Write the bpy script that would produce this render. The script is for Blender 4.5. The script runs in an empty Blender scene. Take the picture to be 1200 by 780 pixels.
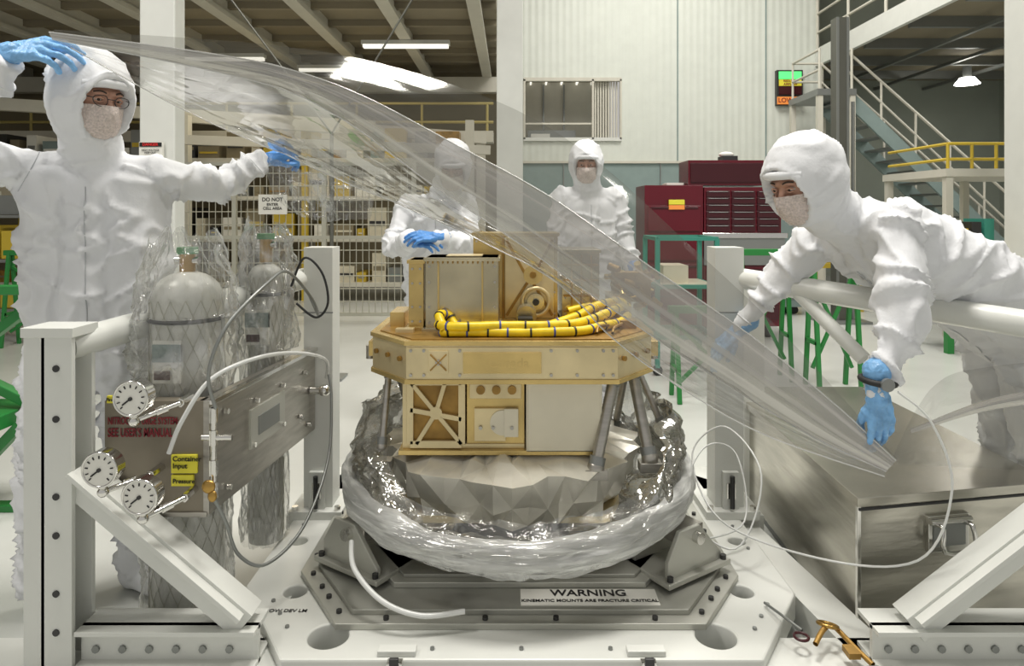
import bpy, bmesh, math, random
from mathutils import Vector, Matrix, noise, Quaternion
from mathutils.bvhtree import BVHTree
random.seed(7)
V=Vector
sc=bpy.context.scene
# ------------------------------------------------------------------ materials
def mat(name,col,rough=0.5,metal=0.0,var=0.0,vscale=6.0,bump=0.0,bscale=20.0,emit=0.0,spec=0.5,stretch=(1,1,1),sub=0.0):
    m=bpy.data.materials.new(name); m.use_nodes=True
    nt=m.node_tree; b=nt.nodes["Principled BSDF"]
    c=(col[0],col[1],col[2],1)
    b.inputs["Base Color"].default_value=c
    b.inputs["Roughness"].default_value=rough
    b.inputs["Metallic"].default_value=metal
    b.inputs["Specular IOR Level"].default_value=spec
    if sub: b.inputs["Subsurface Weight"].default_value=sub; b.inputs["Subsurface Scale"].default_value=0.02
    if emit:
        b.inputs["Emission Color"].default_value=c; b.inputs["Emission Strength"].default_value=emit
    tc=nt.nodes.new("ShaderNodeTexCoord"); mp=nt.nodes.new("ShaderNodeMapping")
    mp.inputs["Scale"].default_value=stretch
    nt.links.new(tc.outputs["Object"],mp.inputs["Vector"])
    n=nt.nodes.new("ShaderNodeTexNoise"); n.inputs["Scale"].default_value=vscale; n.inputs["Detail"].default_value=5
    nt.links.new(mp.outputs["Vector"],n.inputs["Vector"])
    v=max(var,0.03)
    r=nt.nodes.new("ShaderNodeValToRGB")
    r.color_ramp.elements[0].position=0.3; r.color_ramp.elements[1].position=0.7
    r.color_ramp.elements[0].color=tuple(max(0,x*(1-v)) for x in col)+(1,)
    r.color_ramp.elements[1].color=tuple(min(1,x*(1+v)) for x in col)+(1,)
    nt.links.new(n.outputs["Fac"],r.inputs["Fac"]); nt.links.new(r.outputs["Color"],b.inputs["Base Color"])
    if bump:
        n2=nt.nodes.new("ShaderNodeTexNoise"); n2.inputs["Scale"].default_value=bscale; n2.inputs["Detail"].default_value=4
        nt.links.new(mp.outputs["Vector"],n2.inputs["Vector"])
        bp=nt.nodes.new("ShaderNodeBump"); bp.inputs["Strength"].default_value=bump; bp.inputs["Distance"].default_value=0.01
        nt.links.new(n2.outputs["Fac"],bp.inputs["Height"]); nt.links.new(bp.outputs["Normal"],b.inputs["Normal"])
    return m
def film_mat(name,opac,col,rough=0.08,gl=0.6,bscale=(3,30,1),bump=0.6,streak=0.3,blend=0.35,useuv=True,tint=0.93,detail=2.0,fk=0.5,lo=.48,hi=.72,dist=.03):
    """thin clear plastic: transparent + glossy/diffuse by facing angle, with streaky wrinkles and painted-in sheen streaks"""
    m=bpy.data.materials.new(name); m.use_nodes=True
    nt=m.node_tree; nt.nodes.clear()
    N=nt.nodes.new; L=nt.links.new
    out=N("ShaderNodeOutputMaterial"); mix=N("ShaderNodeMixShader"); tr=N("ShaderNodeBsdfTransparent")
    tr.inputs[0].default_value=(tint,tint,tint*.99,1)
    gm=N("ShaderNodeMixShader"); g=N("ShaderNodeBsdfGlossy"); d=N("ShaderNodeBsdfDiffuse")
    g.inputs["Color"].default_value=(0.95,0.95,0.93,1); g.inputs["Roughness"].default_value=rough
    d.inputs["Color"].default_value=tuple(col)+(1,)
    gm.inputs[0].default_value=gl; L(d.outputs[0],gm.inputs[1]); L(g.outputs[0],gm.inputs[2])
    tc=N("ShaderNodeTexCoord"); mp=N("ShaderNodeMapping"); mp.inputs["Scale"].default_value=bscale
    L(tc.outputs["UV" if useuv else "Object"],mp.inputs["Vector"])
    n=N("ShaderNodeTexNoise"); n.inputs["Scale"].default_value=1.0; n.inputs["Detail"].default_value=detail; n.inputs["Distortion"].default_value=0.6
    L(mp.outputs[0],n.inputs["Vector"])
    bp=N("ShaderNodeBump"); bp.inputs["Strength"].default_value=bump; bp.inputs["Distance"].default_value=dist
    L(n.outputs["Fac"],bp.inputs["Height"]); L(bp.outputs[0],g.inputs["Normal"])
    lw=N("ShaderNodeLayerWeight"); lw.inputs["Blend"].default_value=blend
    L(bp.outputs[0],lw.inputs["Normal"])
    r=N("ShaderNodeValToRGB"); r.color_ramp.elements[0].position=lo; r.color_ramp.elements[1].position=hi
    r.color_ramp.elements[0].color=(0,0,0,1); r.color_ramp.elements[1].color=(1,1,1,1)
    L(n.outputs["Fac"],r.inputs["Fac"])
    a=N("ShaderNodeMath"); a.operation='MULTIPLY_ADD'; L(r.outputs["Color"],a.inputs[0]); a.inputs[1].default_value=streak; a.inputs[2].default_value=opac
    a2=N("ShaderNodeMath"); a2.operation='MULTIPLY_ADD'; a2.use_clamp=True; L(lw.outputs["Fresnel"],a2.inputs[0]); a2.inputs[1].default_value=fk; L(a.outputs[0],a2.inputs[2])
    L(a2.outputs[0],mix.inputs[0]); L(tr.outputs[0],mix.inputs[1]); L(gm.outputs[0],mix.inputs[2]); L(mix.outputs[0],out.inputs[0])
    return m
M_white=mat("white_paint",(0.68,0.69,0.65),0.35,bump=0.03)
M_suit=mat("cleanroom_fabric",(0.76,0.77,0.79),0.7,bump=0.3,bscale=28)
M_seam=mat("suit_seam",(0.50,0.51,0.53),0.7)
M_veil=mat("veil_fabric",(0.66,0.57,0.53),0.8,bump=0.6,bscale=160,var=0.22,vscale=170)
M_glove=mat("blue_nitrile",(0.09,0.28,0.66),0.35,bump=0.4,bscale=60,var=0.15,vscale=25)
M_glove_l=mat("light_blue_nitrile",(0.20,0.44,0.76),0.35,bump=0.5,bscale=60,var=0.2,vscale=25)
M_skin=mat("skin",(0.52,0.29,0.21),0.5,var=0.08,vscale=30,bump=0.05,bscale=150)
M_eye=mat("eye_white",(0.6,0.57,0.54),0.2); M_iris=mat("iris",(0.03,0.02,0.015),0.2); M_brow=mat("brow_hair",(0.06,0.04,0.03),0.8)
M_steel=mat("brushed_steel",(0.46,0.44,0.40),0.33,0.85,var=0.15,vscale=8,bump=0.10,bscale=30,stretch=(1,1,8))
M_box=mat("aluminium_box",(0.52,0.50,0.44),0.24,0.90,var=0.20,vscale=4,bump=0.10,bscale=9,stretch=(1,1,6))
M_panel=mat("purge_panel",(0.25,0.22,0.17),0.40,0.4,var=0.15)
M_gold=mat("gold_alodine",(0.66,0.49,0.19),0.27,0.62,var=0.20,vscale=7,bump=0.05)
M_goldp=mat("pale_gold",(0.72,0.60,0.35),0.28,0.50,var=0.14,vscale=6)
M_golds=mat("gold_silver",(0.56,0.50,0.34),0.24,0.75,var=0.30,vscale=4)
M_goldd=mat("gold_dark",(0.36,0.21,0.05),0.42,0.5,var=0.3,vscale=15)
M_cream=mat("cream_plate",(0.72,0.67,0.53),0.36,0.3,var=0.06)
M_bottle=mat("cylinder_paint",(0.62,0.62,0.58),0.4,0.1,var=0.05)
M_plate=mat("base_plate_metal",(0.38,0.38,0.34),0.36,0.45,var=0.10,vscale=3)
M_plate2=mat("base_plate_light",(0.50,0.50,0.45),0.34,0.45,var=0.08,vscale=3)
M_dark=mat("dark_metal",(0.05,0.05,0.05),0.4,0.5); M_black=mat("black_rubber",(0.02,0.02,0.02),0.6)
M_grey=mat("grey_metal",(0.27,0.28,0.27),0.4,0.6)
M_chrome=mat("chrome",(0.72,0.71,0.68),0.15,1.0)
M_brass=mat("brass",(0.45,0.28,0.08),0.3,0.9)
M_yel=mat("yellow_tape",(0.88,0.62,0.01),0.40,var=0.15,vscale=30); M_yel2=mat("yellow_paint",(0.58,0.42,0.04),0.5); M_yelp=mat("pale_yellow_paint",(0.44,0.36,0.12),0.5)
M_label_y=mat("yellow_label",(0.85,0.77,0.06),0.5)
M_green=mat("green_paint",(0.02,0.20,0.04),0.4); M_teal=mat("teal_paint",(0.04,0.24,0.18),0.5)
M_red=mat("toolbox_red",(0.12,0.005,0.014),0.22); M_redd=mat("drawer_red",(0.050,0.004,0.008),0.28)
M_redtext=mat("red_text",(0.22,0.01,0.02),0.5); M_ink=mat("ink",(0.01,0.01,0.01),0.5); M_tie=mat("blue_tie",(0.05,0.07,0.30),.5)
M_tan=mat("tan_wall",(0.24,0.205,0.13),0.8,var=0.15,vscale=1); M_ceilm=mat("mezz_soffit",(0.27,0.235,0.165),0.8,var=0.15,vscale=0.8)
M_beam=mat("beam_paint",(0.60,0.58,0.50),0.6)
M_teal_wall=mat("grey_teal_wall",(0.23,0.30,0.29),0.6,var=0.05); M_gg=mat("grey_green_wall",(0.33,0.36,0.31),0.7,var=0.08,vscale=1)
M_hose=mat("clear_hose",(0.70,0.71,0.69),0.25); M_paper=mat("paper",(0.80,0.79,0.73),0.7)
M_tube=mat("fluorescent",(1,0.97,0.88),0.5,emit=0.9); M_lamp=mat("lamp_glow",(1,0.98,0.9),0.5,emit=10)
M_redlit=mat("red_lit",(0.6,0.02,0.02),0.5,emit=0.3); M_grnlit=mat("green_lit",(0.1,0.8,0.2),0.5,emit=0.8); M_amb=mat("amber_lit",(0.75,0.25,0.05),0.5,emit=0.3)
M_film=film_mat("clear_film",0.15,(0.44,0.43,0.39),0.06,0.66,(6,3.5,1),0.35,0.34,0.14,tint=.83,detail=3,dist=.01)
M_film2=film_mat("clear_film_faint",0.12,(0.24,0.24,0.21),0.08,0.45,(2,2,1),0.10,0.05,0.10,tint=.80,dist=.01)
M_filmr=film_mat("clear_film_right",0.10,(0.36,0.35,0.32),0.10,0.6,(4,3,1),0.3,0.15,0.10,tint=.84,detail=3,dist=.01)
M_band=film_mat("folded_film_sheen",0.60,(0.34,0.32,0.27),0.16,0.38,(1.3,4,1),0.35,0.40,0.3,tint=.50,fk=.8,dist=.012,detail=2,lo=.46,hi=.60)  # grey diffuse and streaks paint in the reflected sheen of the fold
M_edge=film_mat("film_edge_highlight",0.60,(0.76,0.76,0.74),0.12,0.5,(5,1,1),0.1,0.2,0.3)  # pale tube material, draws a white highlight along the sheet edges
M_bag=film_mat("plastic_bag",0.14,(0.78,0.79,0.79),0.07,0.50,(14,14,8),0.8,0.45,0.2,False,detail=5)
M_roll=film_mat("rolled_plastic",0.42,(0.80,0.81,0.79),0.13,0.28,(7,7,60),0.5,0.45,0.22,False,detail=4)
M_foil=film_mat("bag_foil",0.32,(0.22,0.21,0.17),0.08,0.62,(6,6,4),1.0,0.5,0.25,False,tint=.78,detail=4)
M_foil2=mat("silver_foil",(0.70,0.68,0.60),0.28,0.30,var=0.14,vscale=8,bump=0.25,bscale=9)

# ------------------------------------------------------------------ mesh builder
class MB:
    def __init__(s): s.v=[]; s.f=[]; s.m=[]; s.mats=[]; s.sm=[]; s.uv={}
    def mi(s,m):
        if m not in s.mats: s.mats.append(m)
        return s.mats.index(m)
    def add(s,vs,fs,m,smooth=False):
        o=len(s.v); s.v+=[V(p) for p in vs]; k=s.mi(m)
        for f in fs: s.f.append([i+o for i in f]); s.m.append(k); s.sm.append(smooth)
        return o
    def box(s,c,d,m,R=None):
        vs=[]
        for x in(-1,1):
            for y in(-1,1):
                for z in(-1,1):
                    p=V((x*d[0]/2,y*d[1]/2,z*d[2]/2))
                    if R: p=R@p
                    vs.append(V(c)+p)
        s.add(vs,[(0,1,3,2),(4,6,7,5),(0,4,5,1),(2,3,7,6),(0,2,6,4),(1,5,7,3)],m)
    def b2(s,lo,hi,m): s.box([(a+b)/2 for a,b in zip(lo,hi)],[abs(b-a) for a,b in zip(lo,hi)],m)
    def bar(s,p,q,w,h,m,up=(0,0,1)):
        p=V(p);q=V(q);d=(q-p);L=d.length;d.normalize();u=V(up)
        r=d.cross(u)
        if r.length<1e-4: r=d.cross(V((0,1,0)))
        r.normalize(); u=r.cross(d)
        vs=[]
        for a in(p,q):
            for i,j in((-1,-1),(1,-1),(1,1),(-1,1)): vs.append(a+r*w/2*i+u*h/2*j)
        s.add(vs,[(0,1,2,3),(7,6,5,4),(0,4,5,1),(1,5,6,2),(2,6,7,3),(3,7,4,0)],m)
    def cyl(s,p,q,r0,m,r1=None,n=20,cap=True):
        r1=r0 if r1 is None else r1
        p=V(p);q=V(q);d=(q-p).normalized();a=d.orthogonal().normalized();b=d.cross(a)
        vs=[];
        for c,r in((p,r0),(q,r1)):
            for i in range(n):
                t=2*math.pi*i/n; vs.append(c+a*math.cos(t)*r+b*math.sin(t)*r)
        s.add(vs,[(i,(i+1)%n,(i+1)%n+n,i+n) for i in range(n)],m,True)
        if cap:
            s.add(vs[:n],[tuple(range(n-1,-1,-1))],m); s.add(vs[n:],[tuple(range(n))],m)
    def ell(s,c,r,m,R=None,nu=20,nv=12):
        vs=[];fs=[];c=V(c)
        for j in range(1,nv):
            ph=math.pi*j/nv
            for i in range(nu):
                t=2*math.pi*i/nu
                p=V((r[0]*math.sin(ph)*math.cos(t),r[1]*math.sin(ph)*math.sin(t),r[2]*math.cos(ph)))
                vs.append(c+(R@p if R else p))
        T=len(vs); vs.append(c+(R@V((0,0,r[2])) if R else V((0,0,r[2])))); vs.append(c-(R@V((0,0,r[2])) if R else V((0,0,r[2]))))
        for j in range(nv-2):
            for i in range(nu): fs.append((j*nu+i,(j+1)*nu+i,(j+1)*nu+(i+1)%nu,j*nu+(i+1)%nu))
        for i in range(nu):
            fs.append((T,i,(i+1)%nu)); fs.append((T+1,(nv-2)*nu+(i+1)%nu,(nv-2)*nu+i))
        s.add(vs,fs,m,True)
    def cap(s,p,r0,q,r1,m):   # capsule
        s.ell(p,(r0,)*3,m); s.ell(q,(r1,)*3,m)
        if (V(p)-V(q)).length>1e-4: s.cyl(p,q,r0,m,r1,20)
    def prism(s,poly,z0,z1,m):
        n=len(poly); vs=[(x,y,z0) for x,y in poly]+[(x,y,z1) for x,y in poly]
        s.add(vs,[tuple(range(n-1,-1,-1)),tuple(range(n,2*n))]+[(i,(i+1)%n,(i+1)%n+n,i+n) for i in range(n)],m)
    def tube(s,pts,r,m,n=10,sub=8,closed=False):
        P=[V(p) for p in pts]; Q=[]
        for i in range(len(P)-1):
            a=P[max(i-1,0)];b=P[i];c=P[i+1];d=P[min(i+2,len(P)-1)]
            for k in range(sub):
                t=k/sub
                Q.append(0.5*((2*b)+(c-a)*t+(2*a-5*b+4*c-d)*t*t+(3*b-a-3*c+d)*t**3))
        Q.append(P[-1]); vs=[];u=None
        for i,p in enumerate(Q):
            d=(Q[min(i+1,len(Q)-1)]-Q[max(i-1,0)]).normalized()
            if u is None: u=d.orthogonal().normalized()
            u=(u-d*u.dot(d)).normalized(); w=d.cross(u)
            for k in range(n):
                t=2*math.pi*k/n; vs.append(p+u*math.cos(t)*r+w*math.sin(t)*r)
        fs=[(i*n+k,i*n+(k+1)%n,(i+1)*n+(k+1)%n,(i+1)*n+k) for i in range(len(Q)-1) for k in range(n)]
        s.add(vs,fs,m,True); return Q
    def grid(s,rows,m,uv=True,smooth=True):
        nr=len(rows);nc=len(rows[0]);vs=[p for r in rows for p in r]
        o=s.add(vs,[(j*nc+i,j*nc+i+1,(j+1)*nc+i+1,(j+1)*nc+i) for j in range(nr-1) for i in range(nc-1)],m,smooth)
        for j in range(nr):
            for i in range(nc): s.uv[o+j*nc+i]=(i/(nc-1),j/(nr-1))
    def torus(s,c,ax,R,r,m,n=28,k=8):
        ax=V(ax).normalized();a=ax.orthogonal().normalized();b=ax.cross(a);vs=[]
        for i in range(n):
            t=2*math.pi*i/n;d=a*math.cos(t)+b*math.sin(t)
            for j in range(k):
                q=2*math.pi*j/k; vs.append(V(c)+d*(R+r*math.cos(q))+ax*r*math.sin(q))
        s.add(vs,[(i*k+j,i*k+(j+1)%k,((i+1)%n)*k+(j+1)%k,((i+1)%n)*k+j) for i in range(n) for j in range(k)],m,True)
    def obj(s,name,bevel=0.0,parent=None):
        lo=V([min(p[i] for p in s.v) for i in range(3)]);hi=V([max(p[i] for p in s.v) for i in range(3)]);c=(lo+hi)/2
        me=bpy.data.meshes.new(name); me.from_pydata([p-c for p in s.v],[],s.f)
        for m in s.mats: me.materials.append(m)
        me.polygons.foreach_set("material_index",s.m); me.polygons.foreach_set("use_smooth",s.sm)
        if s.uv:
            l=me.uv_layers.new(name="UVMap")
            for lp in me.loops: l.data[lp.index].uv=s.uv.get(lp.vertex_index,(0,0))
        me.update(); o=bpy.data.objects.new(name,me); o.location=c; sc.collection.objects.link(o)
        if bevel:
            b=o.modifiers.new("Bevel",'BEVEL'); b.width=bevel; b.segments=2; b.limit_method='ANGLE'; b.angle_limit=0.7
        if parent: o.parent=parent
        return o
def remesh(mb,name,voxel,smooth=6,disp=None,m=None,parent=None):
    me=bpy.data.meshes.new(name+"_src"); me.from_pydata(mb.v,[],mb.f); me.update()
    o=bpy.data.objects.new(name+"_src",me); sc.collection.objects.link(o)
    bm=bmesh.new(); bm.from_mesh(me); bmesh.ops.remove_doubles(bm,verts=bm.verts,dist=1e-5); bmesh.ops.recalc_face_normals(bm,faces=bm.faces); bm.to_mesh(me); bm.free()
    r=o.modifiers.new("r",'REMESH'); r.mode='VOXEL'; r.voxel_size=voxel; r.adaptivity=0
    k=o.modifiers.new("s",'SMOOTH'); k.factor=0.5; k.iterations=smooth
    dg=bpy.context.evaluated_depsgraph_get(); dg.update()
    nm=bpy.data.meshes.new_from_object(o.evaluated_get(dg)); nm.name=name
    bpy.data.objects.remove(o)
    if disp:
        ns=[v.normal.copy() for v in nm.vertices]
        for v,n in zip(nm.vertices,ns): v.co=disp(v.co.copy(),n)
    nm.materials.clear(); nm.materials.append(m)
    for p in nm.polygons: p.use_smooth=True; p.material_index=0
    ob=bpy.data.objects.new(name,nm); sc.collection.objects.link(ob)
    if parent: ob.parent=parent
    return ob
def text(body,loc,size,m,parent,rot=(math.pi/2,0,0),align='CENTER',ex=0.0006,name="lettering",sx=1):
    cu=bpy.data.curves.new(name,'FONT'); cu.body=body; cu.size=size; cu.align_x=align; cu.align_y='CENTER'; cu.extrude=ex; cu.offset=size*0.015
    cu.materials.append(m); o=bpy.data.objects.new(name,cu); sc.collection.objects.link(o)
    o.rotation_euler=rot; o.location=V(loc)-(parent.location if parent else V((0,0,0))); o.scale=(sx,1,1)
    if parent: o.parent=parent
    return o
def empty(name,loc=(0,0,0)):
    e=bpy.data.objects.new(name,None); e.empty_display_size=0.1; e.location=loc; sc.collection.objects.link(e); return e
def frame(f,up=(0,0,1)):
    f=V(f).normalized(); r=f.cross(V(up)).normalized(); u=r.cross(f)
    return Matrix((r,f,u)).transposed()   # cols: right, forward, up

# ------------------------------------------------------------------ room
def plane_wall(name,lo,hi,m):
    b=MB(); b.b2(lo,hi,m); return b.obj(name)
M_floor=mat("floor_epoxy",(0.56,0.57,0.54),0.26,var=0.08,vscale=1.2,bump=0.02)
plane_wall("floor",(-12,-3,-0.1),(10,14.2,0),M_floor)
def ribbed(name,col):
    m=mat(name,col,0.5); nt=m.node_tree; b=nt.nodes["Principled BSDF"]
    tc=nt.nodes.new("ShaderNodeTexCoord"); w=nt.nodes.new("ShaderNodeTexWave"); w.wave_type='BANDS'; w.bands_direction='X'
    w.inputs["Scale"].default_value=2.6; w.wave_profile='SIN'
    nt.links.new(tc.outputs["Object"],w.inputs["Vector"])
    bp=nt.nodes.new("ShaderNodeBump"); bp.inputs["Strength"].default_value=0.30; bp.inputs["Distance"].default_value=0.02
    nt.links.new(w.outputs["Fac"],bp.inputs["Height"]); nt.links.new(bp.outputs[0],b.inputs["Normal"])
    return m
M_rib=ribbed("ribbed_white_panel",(0.66,0.69,0.63))
b=MB()
b.b2((0.0,12,2.18),(0.2,12.2,8),M_rib); b.b2((1.92,12,2.18),(5.4,12.2,8),M_rib)
b.b2((0.2,12,2.18),(1.92,12.2,2.58),M_rib); b.b2((0.2,12,3.63),(1.92,12.2,8),M_rib)
b.b2((0.0,12,0),(5.4,12.2,2.18),M_teal_wall); b.b2((0,11.96,2.16),(5.4,12.0,2.2),M_beam)
for x in(2.9,4.45): b.b2((x,11.985,2.2),(x+0.02,12.0,8),M_teal_wall)
for x in(0.9,2.6,4.2): b.b2((x,11.97,0.1),(x+0.015,12.0,2.16),M_grey)
b.obj("wall_back")
b=MB()
b.b2((0.2,11.95,2.55),(1.92,12.02,2.61),M_white); b.b2((0.2,11.95,3.60),(1.92,12.02,3.66),M_beam)
for x in(0.2,1.40,1.89): b.b2((x,11.95,2.58),(x+0.035,12.03,3.63),M_beam)
b.b2((0.2,11.97,2.84),(1.42,12.0,2.87),M_beam)
b.b2((0.2,13.4,2.4),(1.92,13.5,3.9),M_beam); b.b2((0.2,12.2,3.85),(1.92,13.4,3.9),M_tan)
for k in range(5): b.b2((0.35+k*0.3,12.3,3.80),(0.38+k*0.3,13.4,3.85),M_tube)
b.b2((0.2,12.2,2.38),(1.92,13.4,2.42),M_grey); b.b2((0.3,12.9,2.42),(1.2,13.2,2.85),M_grey); b.b2((0.35,12.6,2.42),(0.7,12.8,2.75),M_paper)
for x in (.6,1.0): b.b2((x,13.36,2.5),(x+.03,13.4,3.8),M_grey)
for k in range(9): b.b2((1.46+k*0.047,12.05,2.6),(1.485+k*0.047,12.08,3.6),M_beam)
b.obj("window_1")
plane_wall("wall_left_bay",(-12,13,0),(0.0,13.2,8),M_tan)
plane_wall("wall_left",(-12.2,-3,0),(-12,13.2,8),M_tan)
plane_wall("wall_right_bay",(5.5,14,0),(10,14.2,8),M_gg)
plane_wall("wall_return",(5.4,12.2,0),(5.5,14.2,8),M_gg)
plane_wall("wall_right",(10,-3,0),(10.2,14.2,8),M_gg)
plane_wall("ceiling",(-12.2,-3,8),(10.2,14.2,8.2),M_beam)
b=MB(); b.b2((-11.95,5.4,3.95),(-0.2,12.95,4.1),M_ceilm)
for k in range(9):
    x=-0.45-k*1.05
    b.b2((x-0.08,5.4,3.72),(x+0.08,12.6,3.78),M_beam); b.b2((x-0.015,5.4,3.78),(x+0.015,12.6,3.95),M_beam)
for y in(8.6,9.4,10.2,11.0,11.6): b.b2((-11.95,y,3.86),(-0.2,y+0.08,3.95),M_ceilm)
b.b2((-11.95,12.2,3.45),(-0.2,12.4,3.72),M_beam)
b.obj("mezzanine_deck")
b=MB()
for x,y in((-1.5,9.6),(-2.9,11.2),(-4.4,10.4)):
    b.b2((x-0.6,y,3.62),(x+0.6,y+0.10,3.66),M_tube); b.b2((x-0.62,y-0.02,3.66),(x+0.62,y+0.12,3.715),M_white)
b.obj("fluorescent_ceiling_lights")
b=MB(); b.b2((-0.17,7.5,0),(0.12,7.8,8),M_white); b.b2((-0.25,7.42,0),(0.21,7.88,0.03),M_grey); b.obj("steel_column",0.01)
b=MB(); b.b2((-2.73,5.0,0),(-2.47,5.16,8),M_white); b.b2((-2.8,4.95,0),(-2.38,5.35,0.03),M_grey); o=b.obj("steel_column",0.01)
b=MB(); b.b2((4.43,5.9,0),(4.7,6.15,8),M_white); b.b2((4.37,5.85,0),(4.76,6.2,0.03),M_grey); b.obj("steel_column",0.01)
b=MB()
for z in(3.05,2.75): b.cyl((-9,11,z),(-0.3,11,z),0.022,M_yelp,n=8)
for k in range(9): b.cyl((-8.8+k*1.05,11,2.6),(-8.8+k*1.05,11,3.05),0.022,M_yelp,n=8)
b.b2((-9,10.9,2.42),(-0.3,11.2,2.60),M_beam)
for x in(-8.8,-6,-3.2,-0.5): b.b2((x-.07,10.95,0),(x+.07,11.1,2.42),M_beam)
b.obj("mezzanine_guardrail")
b=MB()
b.bar((-4.6,9.4,2.62),(-0.4,10.4,2.42),0.12,0.16,M_beam); b.bar((-4.6,8.9,2.25),(-0.3,9.4,2.15),0.1,0.12,M_beam)
b.bar((-7.5,8.9,2.75),(-2.0,10.0,2.55),0.12,0.16,M_beam)
for x,y in((-4.4,9.2),(-0.6,9.7)): b.b2((x-.06,y-.06,0),(x+.06,y+.06,2.6),M_beam)
for x,y in((-7.2,9.0),): b.b2((x-.06,y-.06,0),(x+.06,y+.06,2.75),M_beam)
b.obj("crane_runway_beam")
b=MB()
for x in(-7.6,-5.2,-3.0,-0.8):
    for y in(9.9,10.6): b.b2((x-.04,y-.04,0),(x+.04,y+.04,2.1),M_yel2)
for z in(0.25,0.9,1.5,2.05): b.b2((-7.6,9.85,z-0.03),(-0.8,10.65,z+0.03),M_beam)
cols=[M_goldd,M_tan,M_grey,M_paper,M_yel2,M_dark,M_teal_wall,M_cream,M_tan,M_dark]
for z in(0.28,0.93,1.53,2.08):
    x=-7.5
    while x<-1.1:
        w=random.uniform(0.10,0.35);h=random.uniform(0.12,0.45); c_=random.choice(cols); b.b2((x,9.95,z),(x+w,10.5,z+h),c_); b.b2((x+.02,9.94,z+h*.4),(x+w-.02,9.95,z+h*.55),random.choice(cols)); x+=w+random.uniform(0.02,0.12)
b.obj("storage_rack")
b=MB(); M_wire=mat("galvanised_wire",(0.50,0.49,0.41),0.4,0.4)
x=-4.3
while x<-1.15: b.cyl((x,8,0.1),(x,8,1.83),0.0060,M_wire,n=5,cap=False); x+=0.075
z=0.1
while z<1.85: b.cyl((-4.3,8,z),(-1.15,8,z),0.0060,M_wire,n=5,cap=False); z+=0.15
for x in(-4.3,-3.25,-2.2,-1.15): b.b2((x-.025,7.975,0),(x+.025,8.025,1.9),M_wire)
for z in(0.1,1.0,1.86): b.b2((-4.3,7.98,z-.02),(-1.15,8.02,z+.02),M_wire)
o=b.obj("wire_mesh_cage")
b=MB(); b.b2((-2.95,7.94,1.27),(-2.62,7.96,1.5),M_paper); s=b.obj("paper_sign")
text("DO NOT",(-2.785,7.935,1.44),0.06,M_ink,s); text("ENTER\nCELL AREA",(-2.785,7.935,1.36),0.045,M_ink,s)
b=MB(); b.b2((-2.71,4.96,1.68),(-2.54,4.985,1.80),M_paper); b.b2((-2.705,4.955,1.765),(-2.545,4.975,1.795),M_ink); s=b.obj("danger_sign")
text("DANGER",(-2.625,4.953,1.78),0.028,M_redlit,s); text("HIGH VOLTAGE\nKEEP OUT",(-2.625,4.953,1.73),0.018,M_ink,s)
def trestle(name,x,y,h,w,m=M_green):
    b=MB()
    for s in(-1,1):
        for t in(-1,1): b.bar((x+s*w/2,y+t*0.12,0.0),(x+s*w/2,y+t*0.02,h),0.03,0.03,m)
        b.bar((x+s*w/2,y-0.10,h*0.35),(x+s*w/2,y+0.10,h*0.35),0.03,0.03,m)
    b.bar((x-w/2-0.05,y,h),(x+w/2+0.05,y,h),0.06,0.05,m); b.bar((x-w/2,y,h*0.15),(x+w/2,y,h*0.85),0.025,0.025,m); b.bar((x-w/2,y+0.02,h*0.85),(x+w/2,y+0.02,h*0.15),0.025,0.025,m)
    return b.obj(name,0.003)
b=MB()
b.bar((-2.45,2.9,0.0),(-2.02,2.9,0.45),0.05,0.04,M_green); b.bar((-2.45,3.0,0.62),(-2.05,3.0,0.92),0.05,0.04,M_green); b.bar((-2.1,2.95,0.93),(-1.93,2.95,0.75),0.05,0.04,M_green)
b.bar((-2.5,2.95,0.95),(-2.1,2.95,0.95),0.05,0.04,M_green); b.bar((-2.4,2.95,0.62),(-2.05,2.95,0.45),0.05,0.04,M_green); b.b2((-2.6,2.8,0.38),(-2.12,3.1,0.44),M_green)
b.bar((-2.45,2.9,0.0),(-2.45,3.0,0.95),0.05,0.05,M_green); b.bar((-2.05,2.95,0.0),(-2.05,2.95,0.45),0.04,0.04,M_green); b.bar((-2.6,2.95,0.015),(-1.95,2.95,0.015),0.06,0.03,M_green)
b.obj("green_lift_stand",0.004)
trestle("green_trestle",-4.4,6.6,0.9,0.9)
trestle("green_trestle",1.95,5.3,0.98,0.35); trestle("green_trestle",2.35,5.0,0.98,0.3); trestle("green_trestle",1.35,4.7,0.62,0.45)
b=MB()
for x in(1.15,1.62):
    for y in(5.4,5.9): b.bar((x,y,0.06),(x,y,1.08),0.035,0.035,M_teal); b.cyl((x,y-0.015,0.04),(x,y+0.015,0.04),0.04,M_black,n=14)
for z in(0.3,0.7,1.08):
    for y in(5.4,5.9): b.bar((1.15,y,z),(1.62,y,z),0.03,0.03,M_teal)
    for x in(1.15,1.62): b.bar((x,5.4,z),(x,5.9,z),0.03,0.03,M_teal)
b.b2((1.17,5.42,0.70),(1.60,5.88,0.72),M_cream); b.b2((1.22,5.5,0.72),(1.42,5.8,0.86),M_cream)
b.obj("teal_frame_cart")
b=MB()
b.b2((1.36,7.0,0.12),(1.96,7.5,1.57),M_red); b.b2((1.97,7.0,1.08),(2.76,7.5,1.55),M_red); b.b2((1.82,7.05,1.57),(2.60,7.45,1.83),M_red)
b.b2((1.97,7.0,0.75),(2.80,7.5,1.03),M_grey); b.b2((1.97,7.02,0.12),(2.76,7.5,0.75),M_red); b.b2((1.95,6.98,1.03),(2.82,7.52,1.08),M_chrome)
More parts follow.
